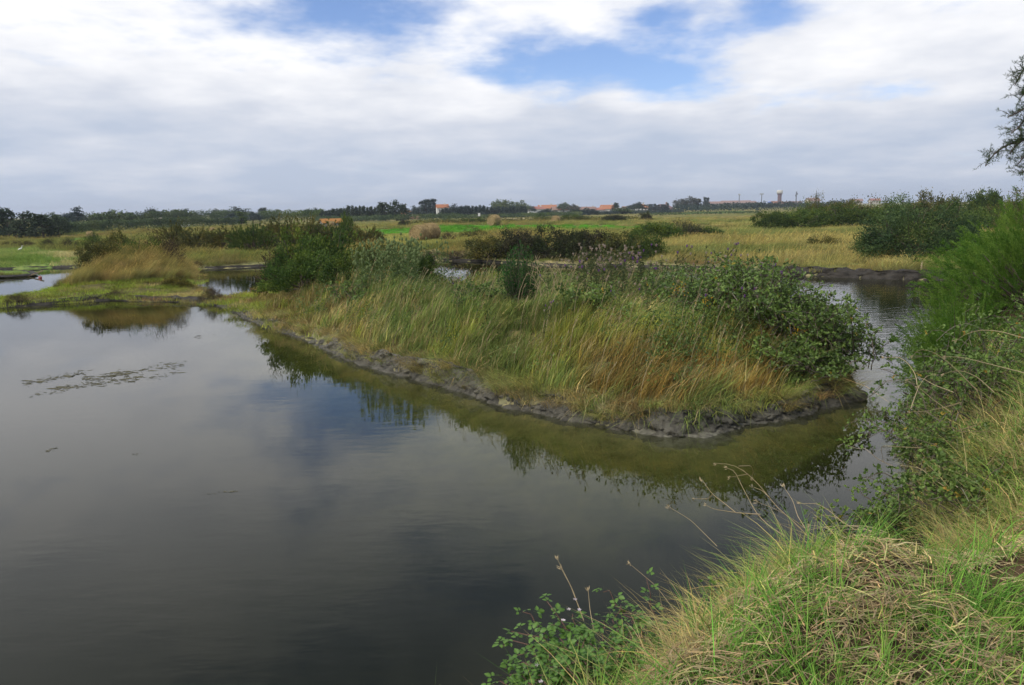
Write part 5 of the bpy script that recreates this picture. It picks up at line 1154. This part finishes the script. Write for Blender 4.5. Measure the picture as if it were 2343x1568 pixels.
# ------------------------------------------------------------------ plants of the dyke and the near bank
def along(q, t):
    s = np.linspace(0, 1, len(q)); return np.stack([np.interp(t, s, q[:, a]) for a in range(3)], 1)
def bramble_mesh(R_, H_, ncane, nodes, leaf, kind=0, seed=0, trail=.25, inner=.6):
    """arching canes with three-leaflet leaves; metres"""
    fo, cn = Geo(), Geo()
    for k in range(ncane):
        a = U(0, 6.28, 1)[0]; b0 = np.array([rng.normal() * R_ * .35, rng.normal() * R_ * .35, -.05])
        ln = R_ * U(.35, 1.05, 1)[0] * (1.25 if rng.random() < trail else 1)
        end = np.array([b0[0] * .6 + np.cos(a) * ln, b0[1] * .6 + np.sin(a) * ln, H_ * U(.05, 1.0, 1)[0] * (1.05 - .55 * (ln / R_) ** 2)])
        q = curve(b0, end, (0, 0, H_ * U(.10, .40, 1)[0]), 9, R_ * .02); q[:, 2] = np.maximum(q[:, 2], .0)
        tube(cn, q, np.linspace(.006, .0025, 9) * (1 if kind else 1.4), 3, U(.1, .8, 1)[0], False)
        t = U(inner * .35, 1, nodes); pp = along(q, t); n = nodes
        st = unit(rdir(n) + [0, 0, .5]) * U(.03, .09, n)[:, None]; pp = pp + st
        fresh = U(-.14, .22, 1)[0] + .16 * t
        v0 = np.clip(rng.normal(.42, .16, n) + fresh, 0, .92); odd = rng.random(n) < .014; v0[odd] = U(.94, 1, odd.sum())
        out_ = unit(st + [0, 0, -.01]); side = unit(np.cross(out_, rdir(n)))
        for d_ in (out_, out_ * .3 + side, out_ * .3 - side):
            sz = U(leaf * .7, leaf * 1.25, n); leaves(fo, pp, d_ + rdir(n) * .25, sz, sz * U(.6, .8, n), v0, .12, kind)
    return fo, cn
def put(name, label, cat, loc, parts, group=None, rz=0, sc=(1, 1, 1)):
    t = thing(name, label, cat, loc, rz, sc, group)
    for nm, me in parts: ob(nm, me, t)
    return t
IB = 'brambles on the dyke'
for k, (x, d, R_, H_, nc, lb) in enumerate([
    (1640, 12.6, .85, .85, 130, 'bramble thicket at the left of the dyke bramble mass'),
    (1735, 12.2, 1.0, 1.10, 140, 'tall dark hollow bramble thicket in the middle of the dyke mass'),
    (1820, 12.0, .95, 1.0, 150, 'bramble thicket with yellow leaves right of the hollow one'),
    (1880, 12.4, .85, .80, 130, 'bramble overhanging the channel at the right end of the dyke'),
    (1690, 14.4, 1.1, .95, 110, 'bramble thicket at the back of the dyke mass'),
    (1830, 13.8, 1.1, .95, 120, 'bramble thicket behind the overhanging one by the channel'),
    (1870, 11.25, .55, .45, 60, 'bramble hanging down to the waterline at the dyke tip'),
    (1800, 11.2, .65, .55, 90, 'bramble spilling down the front of the dyke tip'),
    (1540, 13.2, .60, .50, 40, 'small bramble in the tall grass left of the mass'),
    (1350, 12.9, .50, .50, 36, 'low dark bramble below the thistle stand'),
    (1100, 14.8, .7, .50, 36, 'low leafy bramble left of the willow bush'),
    (830, 18.2, .7, .5, 30, 'low bramble below the teasel stand')]):
    x0 = (x - PCX) / FPX * d; fo, cn = bramble_mesh(R_, H_, nc, 16, .050, 0)
    put('bramble', lb, 'bramble', (x0, d, gz(x0, d) - .02), [('foliage', fo.mesh('bramble_foliage', M_bram)), ('canes', cn.mesh('bramble_canes', M_twig))], IB)
# round willow-leaved bush
fo, cn = Geo(), Geo()
for k in range(150):
    b0 = np.array([rng.normal() * .10, rng.normal() * .10, 0]); a = U(0, 6.28, 1)[0]; r = .42 * math.sqrt(rng.random())
    e_ = np.array([np.cos(a) * r, np.sin(a) * r, (.93 - .55 * (r / .42) ** 2 * .8) * U(.75, 1.08, 1)[0]]); q = curve(b0, e_, (np.cos(a) * .05, np.sin(a) * .05, 0), 6)
    tube(cn, q, np.linspace(.005, .0015, 6), 3, .5, False); n = 34; t = U(.2, 1, n)
    leaves(fo, along(q, t), unit(q[-1] - q[-2])[None] * .8 + rdir(n), U(.035, .06, n), U(.008, .014, n), np.clip(rng.normal(.5, .2, n) + .25 * (t - .6), 0, 1), .1)
x0 = (1190 - PCX) / FPX * 14.4
put('willow_bush', 'round dark green willow-leaved bush standing on the dyke crest', 'bush', (x0, 14.4, gz(x0, 14.4)), [('foliage', fo.mesh('willow_foliage', M_wil)), ('stems', cn.mesh('willow_stems', M_twig))], None, 0, (1.0, 1.0, 1.22))
# teasels
def teasel():
    st, hd, lf = Geo(), [], Geo(); H_ = 1.0
    q = curve((0, 0, 0), (.05, 0, H_), (.02, .01, 0), 7); tube(st, q, np.linspace(.007, .004, 7), 4, .5, False); tips = [q[-1]]
    for k in range(5):
        b0 = along(q, np.array([U(.45, .85, 1)[0]]))[0]; a = U(0, 6.28, 1)[0]; e_ = b0 + [np.cos(a) * .16, np.sin(a) * .16, U(.18, .34, 1)[0]]
        tube(st, curve(b0, e_, (np.cos(a) * .03, np.sin(a) * .03, -.02), 5), np.linspace(.004, .003, 5), 3, .6, False); tips.append(e_)
    for tp in tips:
        h = Geo(); lathe(h, [(.002, -.005), (.017, .01), (.021, .035), (.015, .06), (.002, .075)], 7, .85, tp)
        m = 26; th = U(0, 6.28, m); z = U(0, .065, m); d = np.stack([np.cos(th), np.sin(th), np.full(m, .5)], 1)
        leaves(h, np.stack([np.cos(th) * .016, np.sin(th) * .016, z], 1) + tp, d, U(.012, .022, m), .003, np.full(m, 1.), .0)
        hd.append(h.mesh('teasel_head', M_teas))
    n = 22; t = U(.05, .8, n); a = U(0, 6.28, n)
    leaves(lf, along(q, t), np.stack([np.cos(a), np.sin(a), U(.2, .8, n)], 1), U(.12, .26, n) * (1.1 - t * .6), U(.02, .035, n), np.clip(rng.normal(.5, .2, n), 0, 1), .2)
    return st.mesh('teasel_stem', M_teas), hd, lf.mesh('teasel_leaves', M_teas)
TS = [teasel() for _ in range(3)]
for k in range(46):
    x = U(815, 965, 1)[0]; d = U(17.2, 20.5, 1)[0]; x0 = (x - PCX) / FPX * d; s = U(.75, 1.12, 1)[0]; pr = TS[k % 3]
    t = thing('teasel', 'grey-green teasel with bristly oval heads in the stand left of the crest', 'teasel', (x0, d, gz(x0, d)), U(0, 6.28, 1)[0], (s * 1.2, s * 1.2, s), 'teasels on the dyke')
    ob('stem', pr[0], t); ob('leaves', pr[2], t)
    for h in pr[1]: ob('seed_head', h, t)
for k, x in enumerate((1000, 1012, 1030, 985, 1020)):
    d = 20.5; x0 = (x - PCX) / FPX * d; s = U(1.0, 1.15, 1)[0]; pr = TS[k % 3]
    t = thing('teasel', 'lone dark teasel %s in front of the far bales' % ('leftmost', 'second from left', 'rightmost and leaning', 'short one at the stand edge', 'between the two right ones')[k], 'teasel', (x0, d, gz(x0, d)), k, (s, s, s), 'lone teasels')
    ob('stem', pr[0], t); ob('leaves', pr[2], t)
    for h in pr[1][:3]: ob('seed_head', h, t)
# thistles
def thistle(kind):
    st, lf, hs = Geo(), Geo(), []; q = curve((0, 0, 0), (.08, .0, .9), (.02, .02, 0), 7); tube(st, q, np.linspace(.007, .004, 7), 4, .4, False); tips = [q[-1]]
    for k in range(8):
        b0 = along(q, np.array([U(.35, .95, 1)[0]]))[0]; a = U(0, 6.28, 1)[0]; L_ = U(.12, .30, 1)[0]; e_ = b0 + [np.cos(a) * L_, np.sin(a) * L_, L_ * U(.5, 1.3, 1)[0]]
        tube(st, curve(b0, e_, (0, 0, -.02), 5), np.linspace(.004, .0025, 5), 3, .5, False); tips.append(e_)
    for j, tp in enumerate(tips):
        h = Geo(); lathe(h, [(.002, -.02), (.012, -.012), (.014, .004), (.010, .014)], 7, .2, tp); m = 40; d = rdir(m); d[:, 2] = np.abs(d[:, 2]) + .3
        fl = (j != 4) if kind == 'down' else bool(j % 3)
        leaves(h, np.repeat([tp + np.array([0, 0, .01])], m, 0), d, U(.018, .030, m) * (1.5 if fl else 1), .004 if fl else .005, rng.random(m), 0)
        hs.append(('seed_head' if fl else 'flower_head', h.mesh('thistle_head', (M_thl if j % 2 else M_fluff) if fl else M_purp)))
    n = 44; t = U(.05, .95, n); a = U(0, 6.28, n)
    leaves(lf, along(q, t), np.stack([np.cos(a), np.sin(a), U(-.1, .5, n)], 1), U(.06, .16, n) * (1.15 - .6 * t), U(.014, .028, n), np.clip(rng.normal(.5, .25, n), 0, 1), .3)
    return st.mesh('thistle_stem', M_thl), lf.mesh('thistle_leaves', M_thl), hs
TH = [thistle('down'), thistle('purple'), thistle('down')]
def put_thistle(x, d, s, v, lb, grp):
    x0 = (x - PCX) / FPX * d; pr = TH[v]
    t = thing('thistle', lb, 'thistle', (x0, d, gz(x0, d)), U(0, 6.28, 1)[0], (s, s, s), grp)
    ob('stem', pr[0], t); ob('leaves', pr[1], t)
    for nm, h in pr[2]: ob(nm, h, t)
for k in range(30): put_thistle(1280 + 210 * rng.beta(2, 2.4), U(13.2, 16.0, 1)[0], U(.8, 1.15, 1)[0], 0 if k % 3 else 2, 'brown thistle gone to pale down in the big stand on the crest', 'thistle stand on the crest')
for k in range(24): put_thistle(U(1440, 1800, 1)[0], U(13.2, 15.5, 1)[0], U(.65, 1.0, 1)[0], 1 if k % 2 else 0, 'purple headed thistle on the crest between the stand and the brambles', 'purple thistles on the crest')
for x, d, s, v, lb in ((1243, 12.2, .62, 1, 'single thistle with purple and pink heads below the willow bush'), (1488, 11.9, .70, 0, 'fluffy white thistle in the grass left of the brambles'), (1425, 12.2, .62, 0, 'thistle with one large pale head below the stand'),
                       (1655, 11.4, .85, 0, 'thistle with a big white downy head in front of the dark hollow'), (1715, 11.3, .85, 1, 'purple thistle in front of the dark bramble hollow'), (1790, 12.4, 1.15, 1, 'tall purple thistle above the channel end of the brambles'), (1250, 13.9, .8, 2, 'slender thistle beside the willow bush'), (1035, 16.2, .75, 2, 'reddish thistle in front of the centre channel'), (1060, 16.0, .65, 0, 'pale headed thistle right of the reddish one')):
    put_thistle(x, d, s, v, lb, 'single thistles')
# bleached dead twigs right of the willow bush
for k in range(7):
    g = Geo(); d = 14.2; x0 = (1225 + k * 11 - PCX) / FPX * d; q = curve((0, 0, 0), (U(-.3, .05, 1)[0], 0, U(.6, .95, 1)[0]), (.05, 0, 0), 7, .02); tube(g, q, np.linspace(.006, .003, 7), 4, 1, False)
    for j in range(4):
        b0 = along(q, np.array([U(.4, .95, 1)[0]]))[0]; tube(g, curve(b0, b0 + [U(-.18, .12, 1)[0], 0, U(.05, .16, 1)[0]], (0, 0, .02), 4), [.003, .003, .002, .004], 3, 1, False)
    o = ob('dead_twig', g.mesh('dead_twig', M_stalk)); o.location = (x0, d, gz(x0, d)); tag(o, 'bleached bare twig curling up against the dark bramble hedge', 'twig', 'bleached twigs by the willow bush')
# yellow flowers: ragwort on the bramble front
for k, (x, d) in enumerate([(1545, 11.3), (1820, 11.2), (1840, 11.4), (1560, 11.9), (1780, 13.0), (1610, 11.2)]):
    g, f = Geo(), Geo(); x0 = (x - PCX) / FPX * d; q = curve((0, 0, 0), (.03, 0, .55), (.02, 0, 0), 5); tube(g, q, [.004] * 5, 3, .4, False)
    n = 26; leaves(g, along(q, U(.2, .95, n)), rdir(n) + [0, 0, .3], U(.04, .07, n), .014, np.clip(rng.normal(.6, .2, n), 0, .9))
    n = 22; leaves(f, q[-1] + rng.normal(size=(n, 3)) * [.05, .05, .06], rdir(n), .026, .02, np.clip(rng.normal(.6, .25, n), 0, 1))
    put('ragwort', 'yellow orange leafed weed %s' % ('low in the golden grass', 'on the right bramble front', 'beside the one on the right bramble front', 'left of the bramble mass', 'above the bramble mass', 'at the foot of the bramble mass')[k], 'weed', (x0, d, gz(x0, d)),
        [('stem', g.mesh('ragwort_stem', M_thl)), ('flowers', f.mesh('ragwort_flowers', veg('ragwort_yellow', [(0, (.35, .16, .02)), (1, (.55, .36, .03))], .3)))], 'yellow weeds on the dyke')

# ------------------------------------------------------------------ right bank brambles
for k, (x, d, R_, H_, nc, lb) in enumerate([
    (2125, 6.2, .60, .55, 100, 'bramble trailing into the channel water on the right bank'), (2230, 6.4, .70, .55, 90, 'dense bramble mound on the right bank with dry stalks'), (2330, 6.9, .85, .80, 110, 'tall bramble at the right picture edge'),
    (2300, 5.4, .55, .40, 70, 'bramble above the grassy slope at the right edge'), (2170, 7.6, .7, .55, 60, 'bramble under the feathery tamarisk'), (2395, 7.8, .8, 1.0, 60, 'tall bramble half out of frame on the right')]):
    x0 = (x - PCX) / FPX * d; fo, cn = bramble_mesh(R_, H_, int(nc * 1.0), 15, .033, 1, inner=.8)
    put('bramble', lb, 'bramble', (x0, d, gz(x0, d) - .05), [('foliage', fo.mesh('bramble_foliage', M_bram)), ('canes', cn.mesh('bramble_canes', M_twig))], 'brambles on the right bank')
x0 = (1690 - PCX) / FPX * 4.1 / .93; fo, cn = bramble_mesh(.16, .16, 22, 10, .026, 1)
put('bramble', 'small bright bramble at the point of the near bank', 'bramble', (x0, 4.1, gz(x0, 4.1)), [('foliage', fo.mesh('bramble_foliage', M_bramf)), ('canes', cn.mesh('bramble_canes', M_twig))], 'brambles on the near bank')

# foreground bramble: every leaf its own piece
def leaf_mesh():
    g = Geo()
    for ang, L_ in ((0, 1.0), (1.25, .78), (-1.25, .78)):
        ax = np.array([math.cos(ang), math.sin(ang), .0]); s = np.array([-math.sin(ang), math.cos(ang), 0]); b0 = ax * .22; up = np.array([0, 0, 1.0])
        t = np.array([0, .15, .35, .55, .75, .9, 1.0]); w_ = np.array([0, .24, .36, .35, .25, .12, 0]) * L_ * (1 + np.array([0, .06, -.05, .06, -.06, .06, 0]))
        cz = -.16 * t ** 2 * L_; mid = b0 + ax * (t * L_)[:, None] + up * cz[:, None]
        le = mid + s * w_[:, None] + up * (w_ * .22)[:, None]; ri = mid - s * w_[:, None] + up * (w_ * .22)[:, None]
        V = np.concatenate([mid, le, ri]); Q = []
        for i in range(6): Q += [[i, i + 1, 8 + i, 7 + i], [i + 1, i, 14 + i, 15 + i]]
        g.add(V, None, Q, np.concatenate([np.full(7, .9), np.full(14, .5)]) * U(.6, 1.1, 1)[0])
    tube(g, [(-.45, 0, -.05), (.22, 0, 0)], [.02, .018], 3, .3, False)
    return g.mesh('bramble_leaf', M_bramf)
LM = [leaf_mesh() for _ in range(4)]
M_cane = veg('purple_cane', [(0, (.10, .05, .05)), (1, (.20, .13, .09))], 0)
def fg_bramble(label, base, tips, nleaf, size=(.028, .046)):
    t0 = thing('bramble', label, 'bramble', base, 0, (1, 1, 1), 'brambles on the near bank')
    for tp, sag in tips:
        e_ = np.array(tp) - base; q = curve((0, 0, 0), e_, (0, 0, sag), 10, .012); g = Geo(); tube(g, q, np.linspace(.0042, .0018, 10), 5, .4)
        for j in range(8):
            b0 = along(q, np.array([U(.1, .9, 1)[0]]))[0]; tube(g, [b0, b0 + rdir(1)[0] * .010], [.0012, .0003], 3, .9, False)
        c = ob('cane', g.mesh('bramble_cane', M_cane), t0)
        for j in range(nleaf):
            tt = (j + .6 + rng.random() * .5) / nleaf; tt = min(.2 + .8 * tt, 1); pp = along(q, np.array([tt]))[0]
            a = U(0, 6.28, 1)[0]; d_ = np.array([np.cos(a), np.sin(a), U(.1, .9, 1)[0]]); s = U(size[0], size[1], 1)[0] * (1.05 - .35 * tt)
            o = ob('leaf', LM[rng.integers(4)], c); pos = pp + unit(d_) * .03
            o.location = pos; o.scale = (s, s, s); o.rotation_euler = (rng.normal() * .35, rng.normal() * .3 - .15, a)
    return t0
b1 = PD(1390, 1560, 2.9); b1[2] = gz(b1[0], b1[1])
fg_bramble('bramble with fresh green leaves reaching over the water at the bottom', b1, [(PD(1156, 1530, 2.96), .10), (PD(1120, 1590, 2.73), .08), (PD(1195, 1400, 3.20), .07), (PD(1170, 1445, 3.10), .10), (PD(1250, 1375, 3.29), .06), (PD(1235, 1500, 2.91), .10), (PD(1310, 1405, 3.20), .06), (PD(1290, 1480, 2.91), .08), (PD(1215, 1560, 2.73), .07), (PD(1340, 1520, 2.77), .06), (PD(1180, 1500, 2.91), .12), (PD(1260, 1430, 3.05), .09), (PD(1330, 1450, 3.01), .08), (PD(1380, 1420, 3.10), .07), (PD(1270, 1540, 2.73), .06), (PD(1440, 1440, 3.10), .07), (PD(1420, 1385, 3.24), .06), (PD(1470, 1400, 3.20), .07), (PD(1480, 1480, 2.91), .06), (PD(1150, 1480, 3.01), .13)], 17, (.028, .047))
b4 = PD(1300, 1640, 2.65); b4[2] = gz(b4[0], b4[1])
fg_bramble('low bramble with pale leaves at the bottom edge of the picture', b4, [(PD(1140, 1560, 2.8), .07), (PD(1190, 1520, 2.85), .08), (PD(1250, 1490, 2.9), .08), (PD(1320, 1500, 2.8), .07), (PD(1380, 1530, 2.7), .06), (PD(1220, 1600, 2.7), .05), (PD(1165, 1545, 2.75), .09), (PD(1280, 1460, 3.0), .08), (PD(1350, 1450, 3.0), .08), (PD(1420, 1470, 2.9), .07), (PD(1230, 1545, 2.75), .07)], 17, (.026, .042))
b2 = PD(1520, 1460, 3.35); b2[2] = gz(b2[0], b2[1])
fg_bramble('bramble shoot with a reddish tip standing among the near grass', b2, [(PD(1478, 1322, 3.45), .0), (PD(1420, 1390, 3.4), .05), (PD(1380, 1355, 3.5), .05), (PD(1560, 1430, 3.3), .05), (PD(1450, 1450, 3.2), .05)], 10)
b3 = PD(1700, 1420, 3.5); b3[2] = gz(b3[0], b3[1])
fg_bramble('bramble seedling creeping through the hay in the middle of the near bank', b3, [(PD(1790, 1360, 3.65), .05), (PD(1660, 1350, 3.7), .05), (PD(1745, 1440, 3.35), .04), (PD(1640, 1440, 3.4), .04)], 7)
# blossoms
for k, (x, y, d) in enumerate([(1315, 1372, 3.15), (1300, 1395, 3.10), (1325, 1396, 3.10), (1288, 1420, 3.05), (1236, 1560, 2.68), (1228, 1522, 2.77)]):
    g = Geo(); c = PD(x, y, d)
    for j in range(5):
        a = j * 1.2566; leaves(g, np.array([[0, 0, 0.]]), np.array([[math.cos(a), math.sin(a), .45]]), .011, .009, np.array([.8]), .1, 1)
    o = ob('bramble_blossom', g.mesh('bramble_blossom', veg('petal_%d' % k, [(0, (.6, .42, .48)), (1, (.78, .70, .72))], .3))); o.location = c
    tag(o, 'pale pink bramble blossom %s' % ('highest above the near bramble', 'left of the highest blossom', 'right of the highest blossom', 'at the left of the leafy mound', 'lowest at the bottom of the near bramble', 'just above the lowest blossom')[k], 'blossom', 'bramble blossoms')

# dry stalks at the point of the near bank
def z7(x, y): return ((2500 + .5856 * x) * .6049, (1700 + .5856 * y) * .6049)
def z8(x, y): return ((3300 + .478 * x) * .6049, (1150 + .478 * y) * .6049)
def z5(x, y): return ((3300 + .7018 * x) * .6049, (200 + .7018 * y) * .6049)
def smooth_px(pts, conv, d0, d1, k=14):
    p_ = np.array([conv(*q) for q in pts]); s = np.concatenate([[0], np.cumsum(np.linalg.norm(np.diff(p_, axis=0), axis=1))]); s /= s[-1]; t = np.linspace(0, 1, k)
    x, y = np.interp(t, s, p_[:, 0]), np.interp(t, s, p_[:, 1])
    for a_ in (x, y):
        b_ = a_.copy(); b_[1:-1] = (a_[:-2] + 2 * a_[1:-1] + a_[2:]) / 4; a_[:] = b_
    return np.array([PD(xx, yy, d0 + (d1 - d0) * tt) for xx, yy, tt in zip(x, y, t)])
def stalk(label, stems, conv, d0, d1, r0=.0030, r1=.0009, heads=True, name='dry_stalk', group='dry stalks on the near bank'):
    t = thing(name, label, 'stalk', (0, 0, 0), 0, (1, 1, 1), group); base = None
    for st in stems:
        q = smooth_px(st, conv, d0, d1)
        if base is None: base = q[0].copy(); t.location = base
        q = q - base; g = Geo(); tube(g, q, np.linspace(r0, r1, len(q)), 4, U(.3, 1, 1)[0])
        o = ob('stem', g.mesh('stalk_stem', M_stalk), t)
        if heads:
            h = Geo(); n = 12; leaves(h, np.repeat(q[-1:], n, 0) + rng.normal(size=(n, 3)) * .004, unit(q[-1] - q[-2])[None] + rdir(n) * .6, U(.012, .028, n), .004, np.full(n, .9), .1); ob('seed_head', h.mesh('stalk_head', M_stalk), o)
    return t
stalk('tall dry branching stalk leaning left over the water', [[(980, 600), (860, 470), (740, 370), (660, 260), (590, 185), (500, 110), (440, 90), (355, 92)], [(500, 108), (580, 105), (596, 140), (585, 185)], [(560, 160), (500, 170), (440, 180)], [(700, 310), (650, 265), (585, 240)]], z7, 4.0, 4.3)
stalk('second dry stalk left of the tall branching one', [[(800, 560), (700, 500), (610, 410), (560, 310), (495, 190), (480, 130), (425, 120)], [(640, 420), (490, 410), (330, 385), (290, 360)], [(480, 408), (410, 350), (330, 290), (265, 200)], [(330, 292), (300, 320), (215, 320)]], z7, 4.1, 4.4)
stalk('straight dry stalk crossing the grass point', [[(1190, 750), (1050, 620), (930, 510), (820, 430), (750, 390), (620, 340)], [(930, 510), (880, 430), (850, 330), (790, 240)]], z7, 3.9, 4.2)
stalk('pale dry grass arching flat over the small inlet', [[(1460, 540), (1350, 500), (1230, 490), (1130, 510), (1040, 540)], [(1440, 545), (1330, 520), (1200, 515), (1100, 540)], [(1400, 550), (1280, 500), (1200, 492), (1060, 500), (960, 520)], [(1320, 660), (1220, 590), (1130, 540), (1050, 500), (960, 490)], [(1180, 480), (1090, 400), (1010, 350), (900, 350)], [(1250, 520), (1130, 440), (1050, 420), (1000, 440)]], z7, 4.1, 4.3)
for k, (pts, lb) in enumerate([
    ([(1196, 270), (1000, 215), (850, 205), (730, 240), (660, 290)], 'long arching grass stem at the right edge, uppermost'), ([(830, 690), (620, 480), (500, 390), (400, 355), (330, 370), (318, 410)], 'arching grass stem curling over the channel'),
    ([(1196, 545), (900, 470), (700, 420), (580, 418)], 'straight pale grass stem pointing at the channel'), ([(960, 700), (830, 580), (720, 530), (620, 530), (560, 560)], 'short arching straw stem above the right bramble'),
    ([(350, 640), (340, 560), (280, 470), (210, 420), (90, 425)], 'thin dark stem bowing over the channel water'), ([(300, 830), (360, 660), (420, 570), (480, 560)], 'bent straw stem at the left of the right bramble'),
    ([(640, 700), (480, 640), (380, 580), (280, 600)], 'dry straw lying over the right bramble'), ([(820, 960), (640, 1010), (820, 1010), (1100, 1005)], 'straw lying level in the right bramble'), ([(560, 1440), (470, 1380), (380, 1300), (240, 1278)], 'green seed stem arching over the right slope'),
    ([(900, 1280), (980, 1190), (1050, 1110)], 'short straight straw stuck in the right slope'), ([(380, 1140), (180, 1130), (60, 1120), (80, 1230)], 'thin straw hanging over the water from the right bank'), ([(700, 780), (560, 820), (420, 850), (300, 855)], 'straw stem lying across the right bramble'),
    ([(620, 860), (480, 760), (400, 690), (360, 660)], 'pale bent straw in the right bramble')]):
    stalk(lb, [pts], z8, 5.3, 5.6, .0030, .0012, True, 'grass_stem', 'long grass stems on the right bank')
for k, (pts, lb) in enumerate([([(1335, 1420), (1310, 1350), (1275, 1280)], 'tall seed stem leaning left above the near bramble'), ([(1335, 1420), (1305, 1340), (1283, 1300)], 'second seed stem beside the tall leaning one'), ([(1360, 1450), (1350, 1400), (1345, 1350)], 'short upright pale stem above the near bramble'),
                               ([(1560, 1420), (1500, 1340), (1440, 1290)], 'thin stem pointing out from the near bank fringe'), ([(1640, 1250), (1580, 1190), (1530, 1160)], 'thin grass stem over the water at the bank point')]):
    stalk(lb, [pts], lambda a, b: (a, b), 3.1 if k < 3 else 3.6 if k == 3 else 4.1, 3.3 if k < 3 else 3.9 if k == 3 else 4.3, .0022, .0008, True, 'grass_stem', 'seed stems on the near bank')

# ------------------------------------------------------------------ tree at the right edge, only its boughs reach into view
d = 8.5; xb = (2720 - PCX) / FPX * d; zb = gz(xb, d)
t = thing('overhanging_tree', 'tree outside the right edge whose feathery boughs hang into the sky', 'tree', (xb, d, zb)); B0 = np.array([xb, d, zb])
g = Geo(); tk = curve((0, 0, -.1), (.15, .1, 5.2), (.2, 0, 0), 10, .02); tube(g, tk, np.linspace(.16, .05, 10), 8, .4); ob('trunk', g.mesh('tree_trunk', M_bark, True), t)
fo, br = Geo(), Geo()
for pts, zt in (([(1100, 380), (960, 420), (815, 470), (740, 490), (680, 520), (630, 570), (606, 612)], .55), ([(1100, 230), (950, 270), (815, 300), (770, 330), (725, 350)], .6), ([(1080, 20), (900, 50), (815, 80), (790, 130), (765, 178)], .7),
                ([(1000, 300), (900, 340), (815, 360), (790, 400), (745, 435)], .6), ([(1050, 480), (900, 530), (815, 560), (790, 590), (775, 610)], .5), ([(1050, 560), (900, 600), (830, 630), (800, 655)], .5), ([(1000, 150), (900, 180), (830, 205), (800, 240)], .65), ([(950, 420), (850, 440), (770, 500), (740, 540)], .55)):
    q = smooth_px(pts, z5, d, d - .4, 16) - B0; q = np.concatenate([along(tk, np.array([zt])), q]); tube(br, q, np.linspace(.03, .004, len(q)), 5, .4)
    for j in range(54):
        tt = U(.3, 1, 1)[0]; b0 = along(q, np.array([tt]))[0]; dr_ = unit(rdir(1)[0] + [-.35, 0, .05]); L_ = U(.06, .17, 1)[0]; qq = curve(b0, b0 + dr_ * L_, (0, 0, .015), 5); tube(br, qq, [.003, .0025, .002, .0015, .001], 3, .3, False)
        n = 26; leaves(fo, along(qq, U(.1, 1, n)), dr_[None] * .9 + rdir(n), U(.02, .045, n), .0045, np.clip(rng.normal(.4, .2, n), 0, 1), .05)
# the rest of the crown, above and behind, out of frame
for j in range(60):
    c = along(tk, np.array([U(.5, 1, 1)[0]]))[0]; e_ = c + unit(rdir(1)[0] * [1, 1, .5] + [.55, .2, .25]) * U(.6, 1.7, 1)[0]; q = curve(c, e_, (0, 0, .1), 7, .03); tube(br, q, np.linspace(.02, .004, 7), 4, .4, False)
    n = 120; leaves(fo, along(q, U(.3, 1, n)) + rng.normal(size=(n, 3)) * .08, rdir(n), U(.03, .07, n), .012, np.clip(rng.normal(.4, .2, n), 0, 1), .05)
ob('crown', fo.mesh('tree_crown', M_tamd), t); ob('boughs', br.mesh('tree_boughs', M_bark), t)

# ------------------------------------------------------------------ air
g = Geo(); box(g, (0, 0, 21.5), (9400, 9400, 47))
m, nt2, o2 = newmat('pale_air'); pv = nt2.nodes.new('ShaderNodeVolumePrincipled')
pv.inputs['Color'].default_value = (.80, .87, 1.0, 1); pv.inputs['Density'].default_value = .00028; pv.inputs['Anisotropy'].default_value = .1
nt2.links.new(pv.outputs[0], o2.inputs['Volume'])
tag(ob('haze', g.mesh('haze'), mat=m), 'thin pale haze of the humid marsh air', 'haze', kind='stuff')
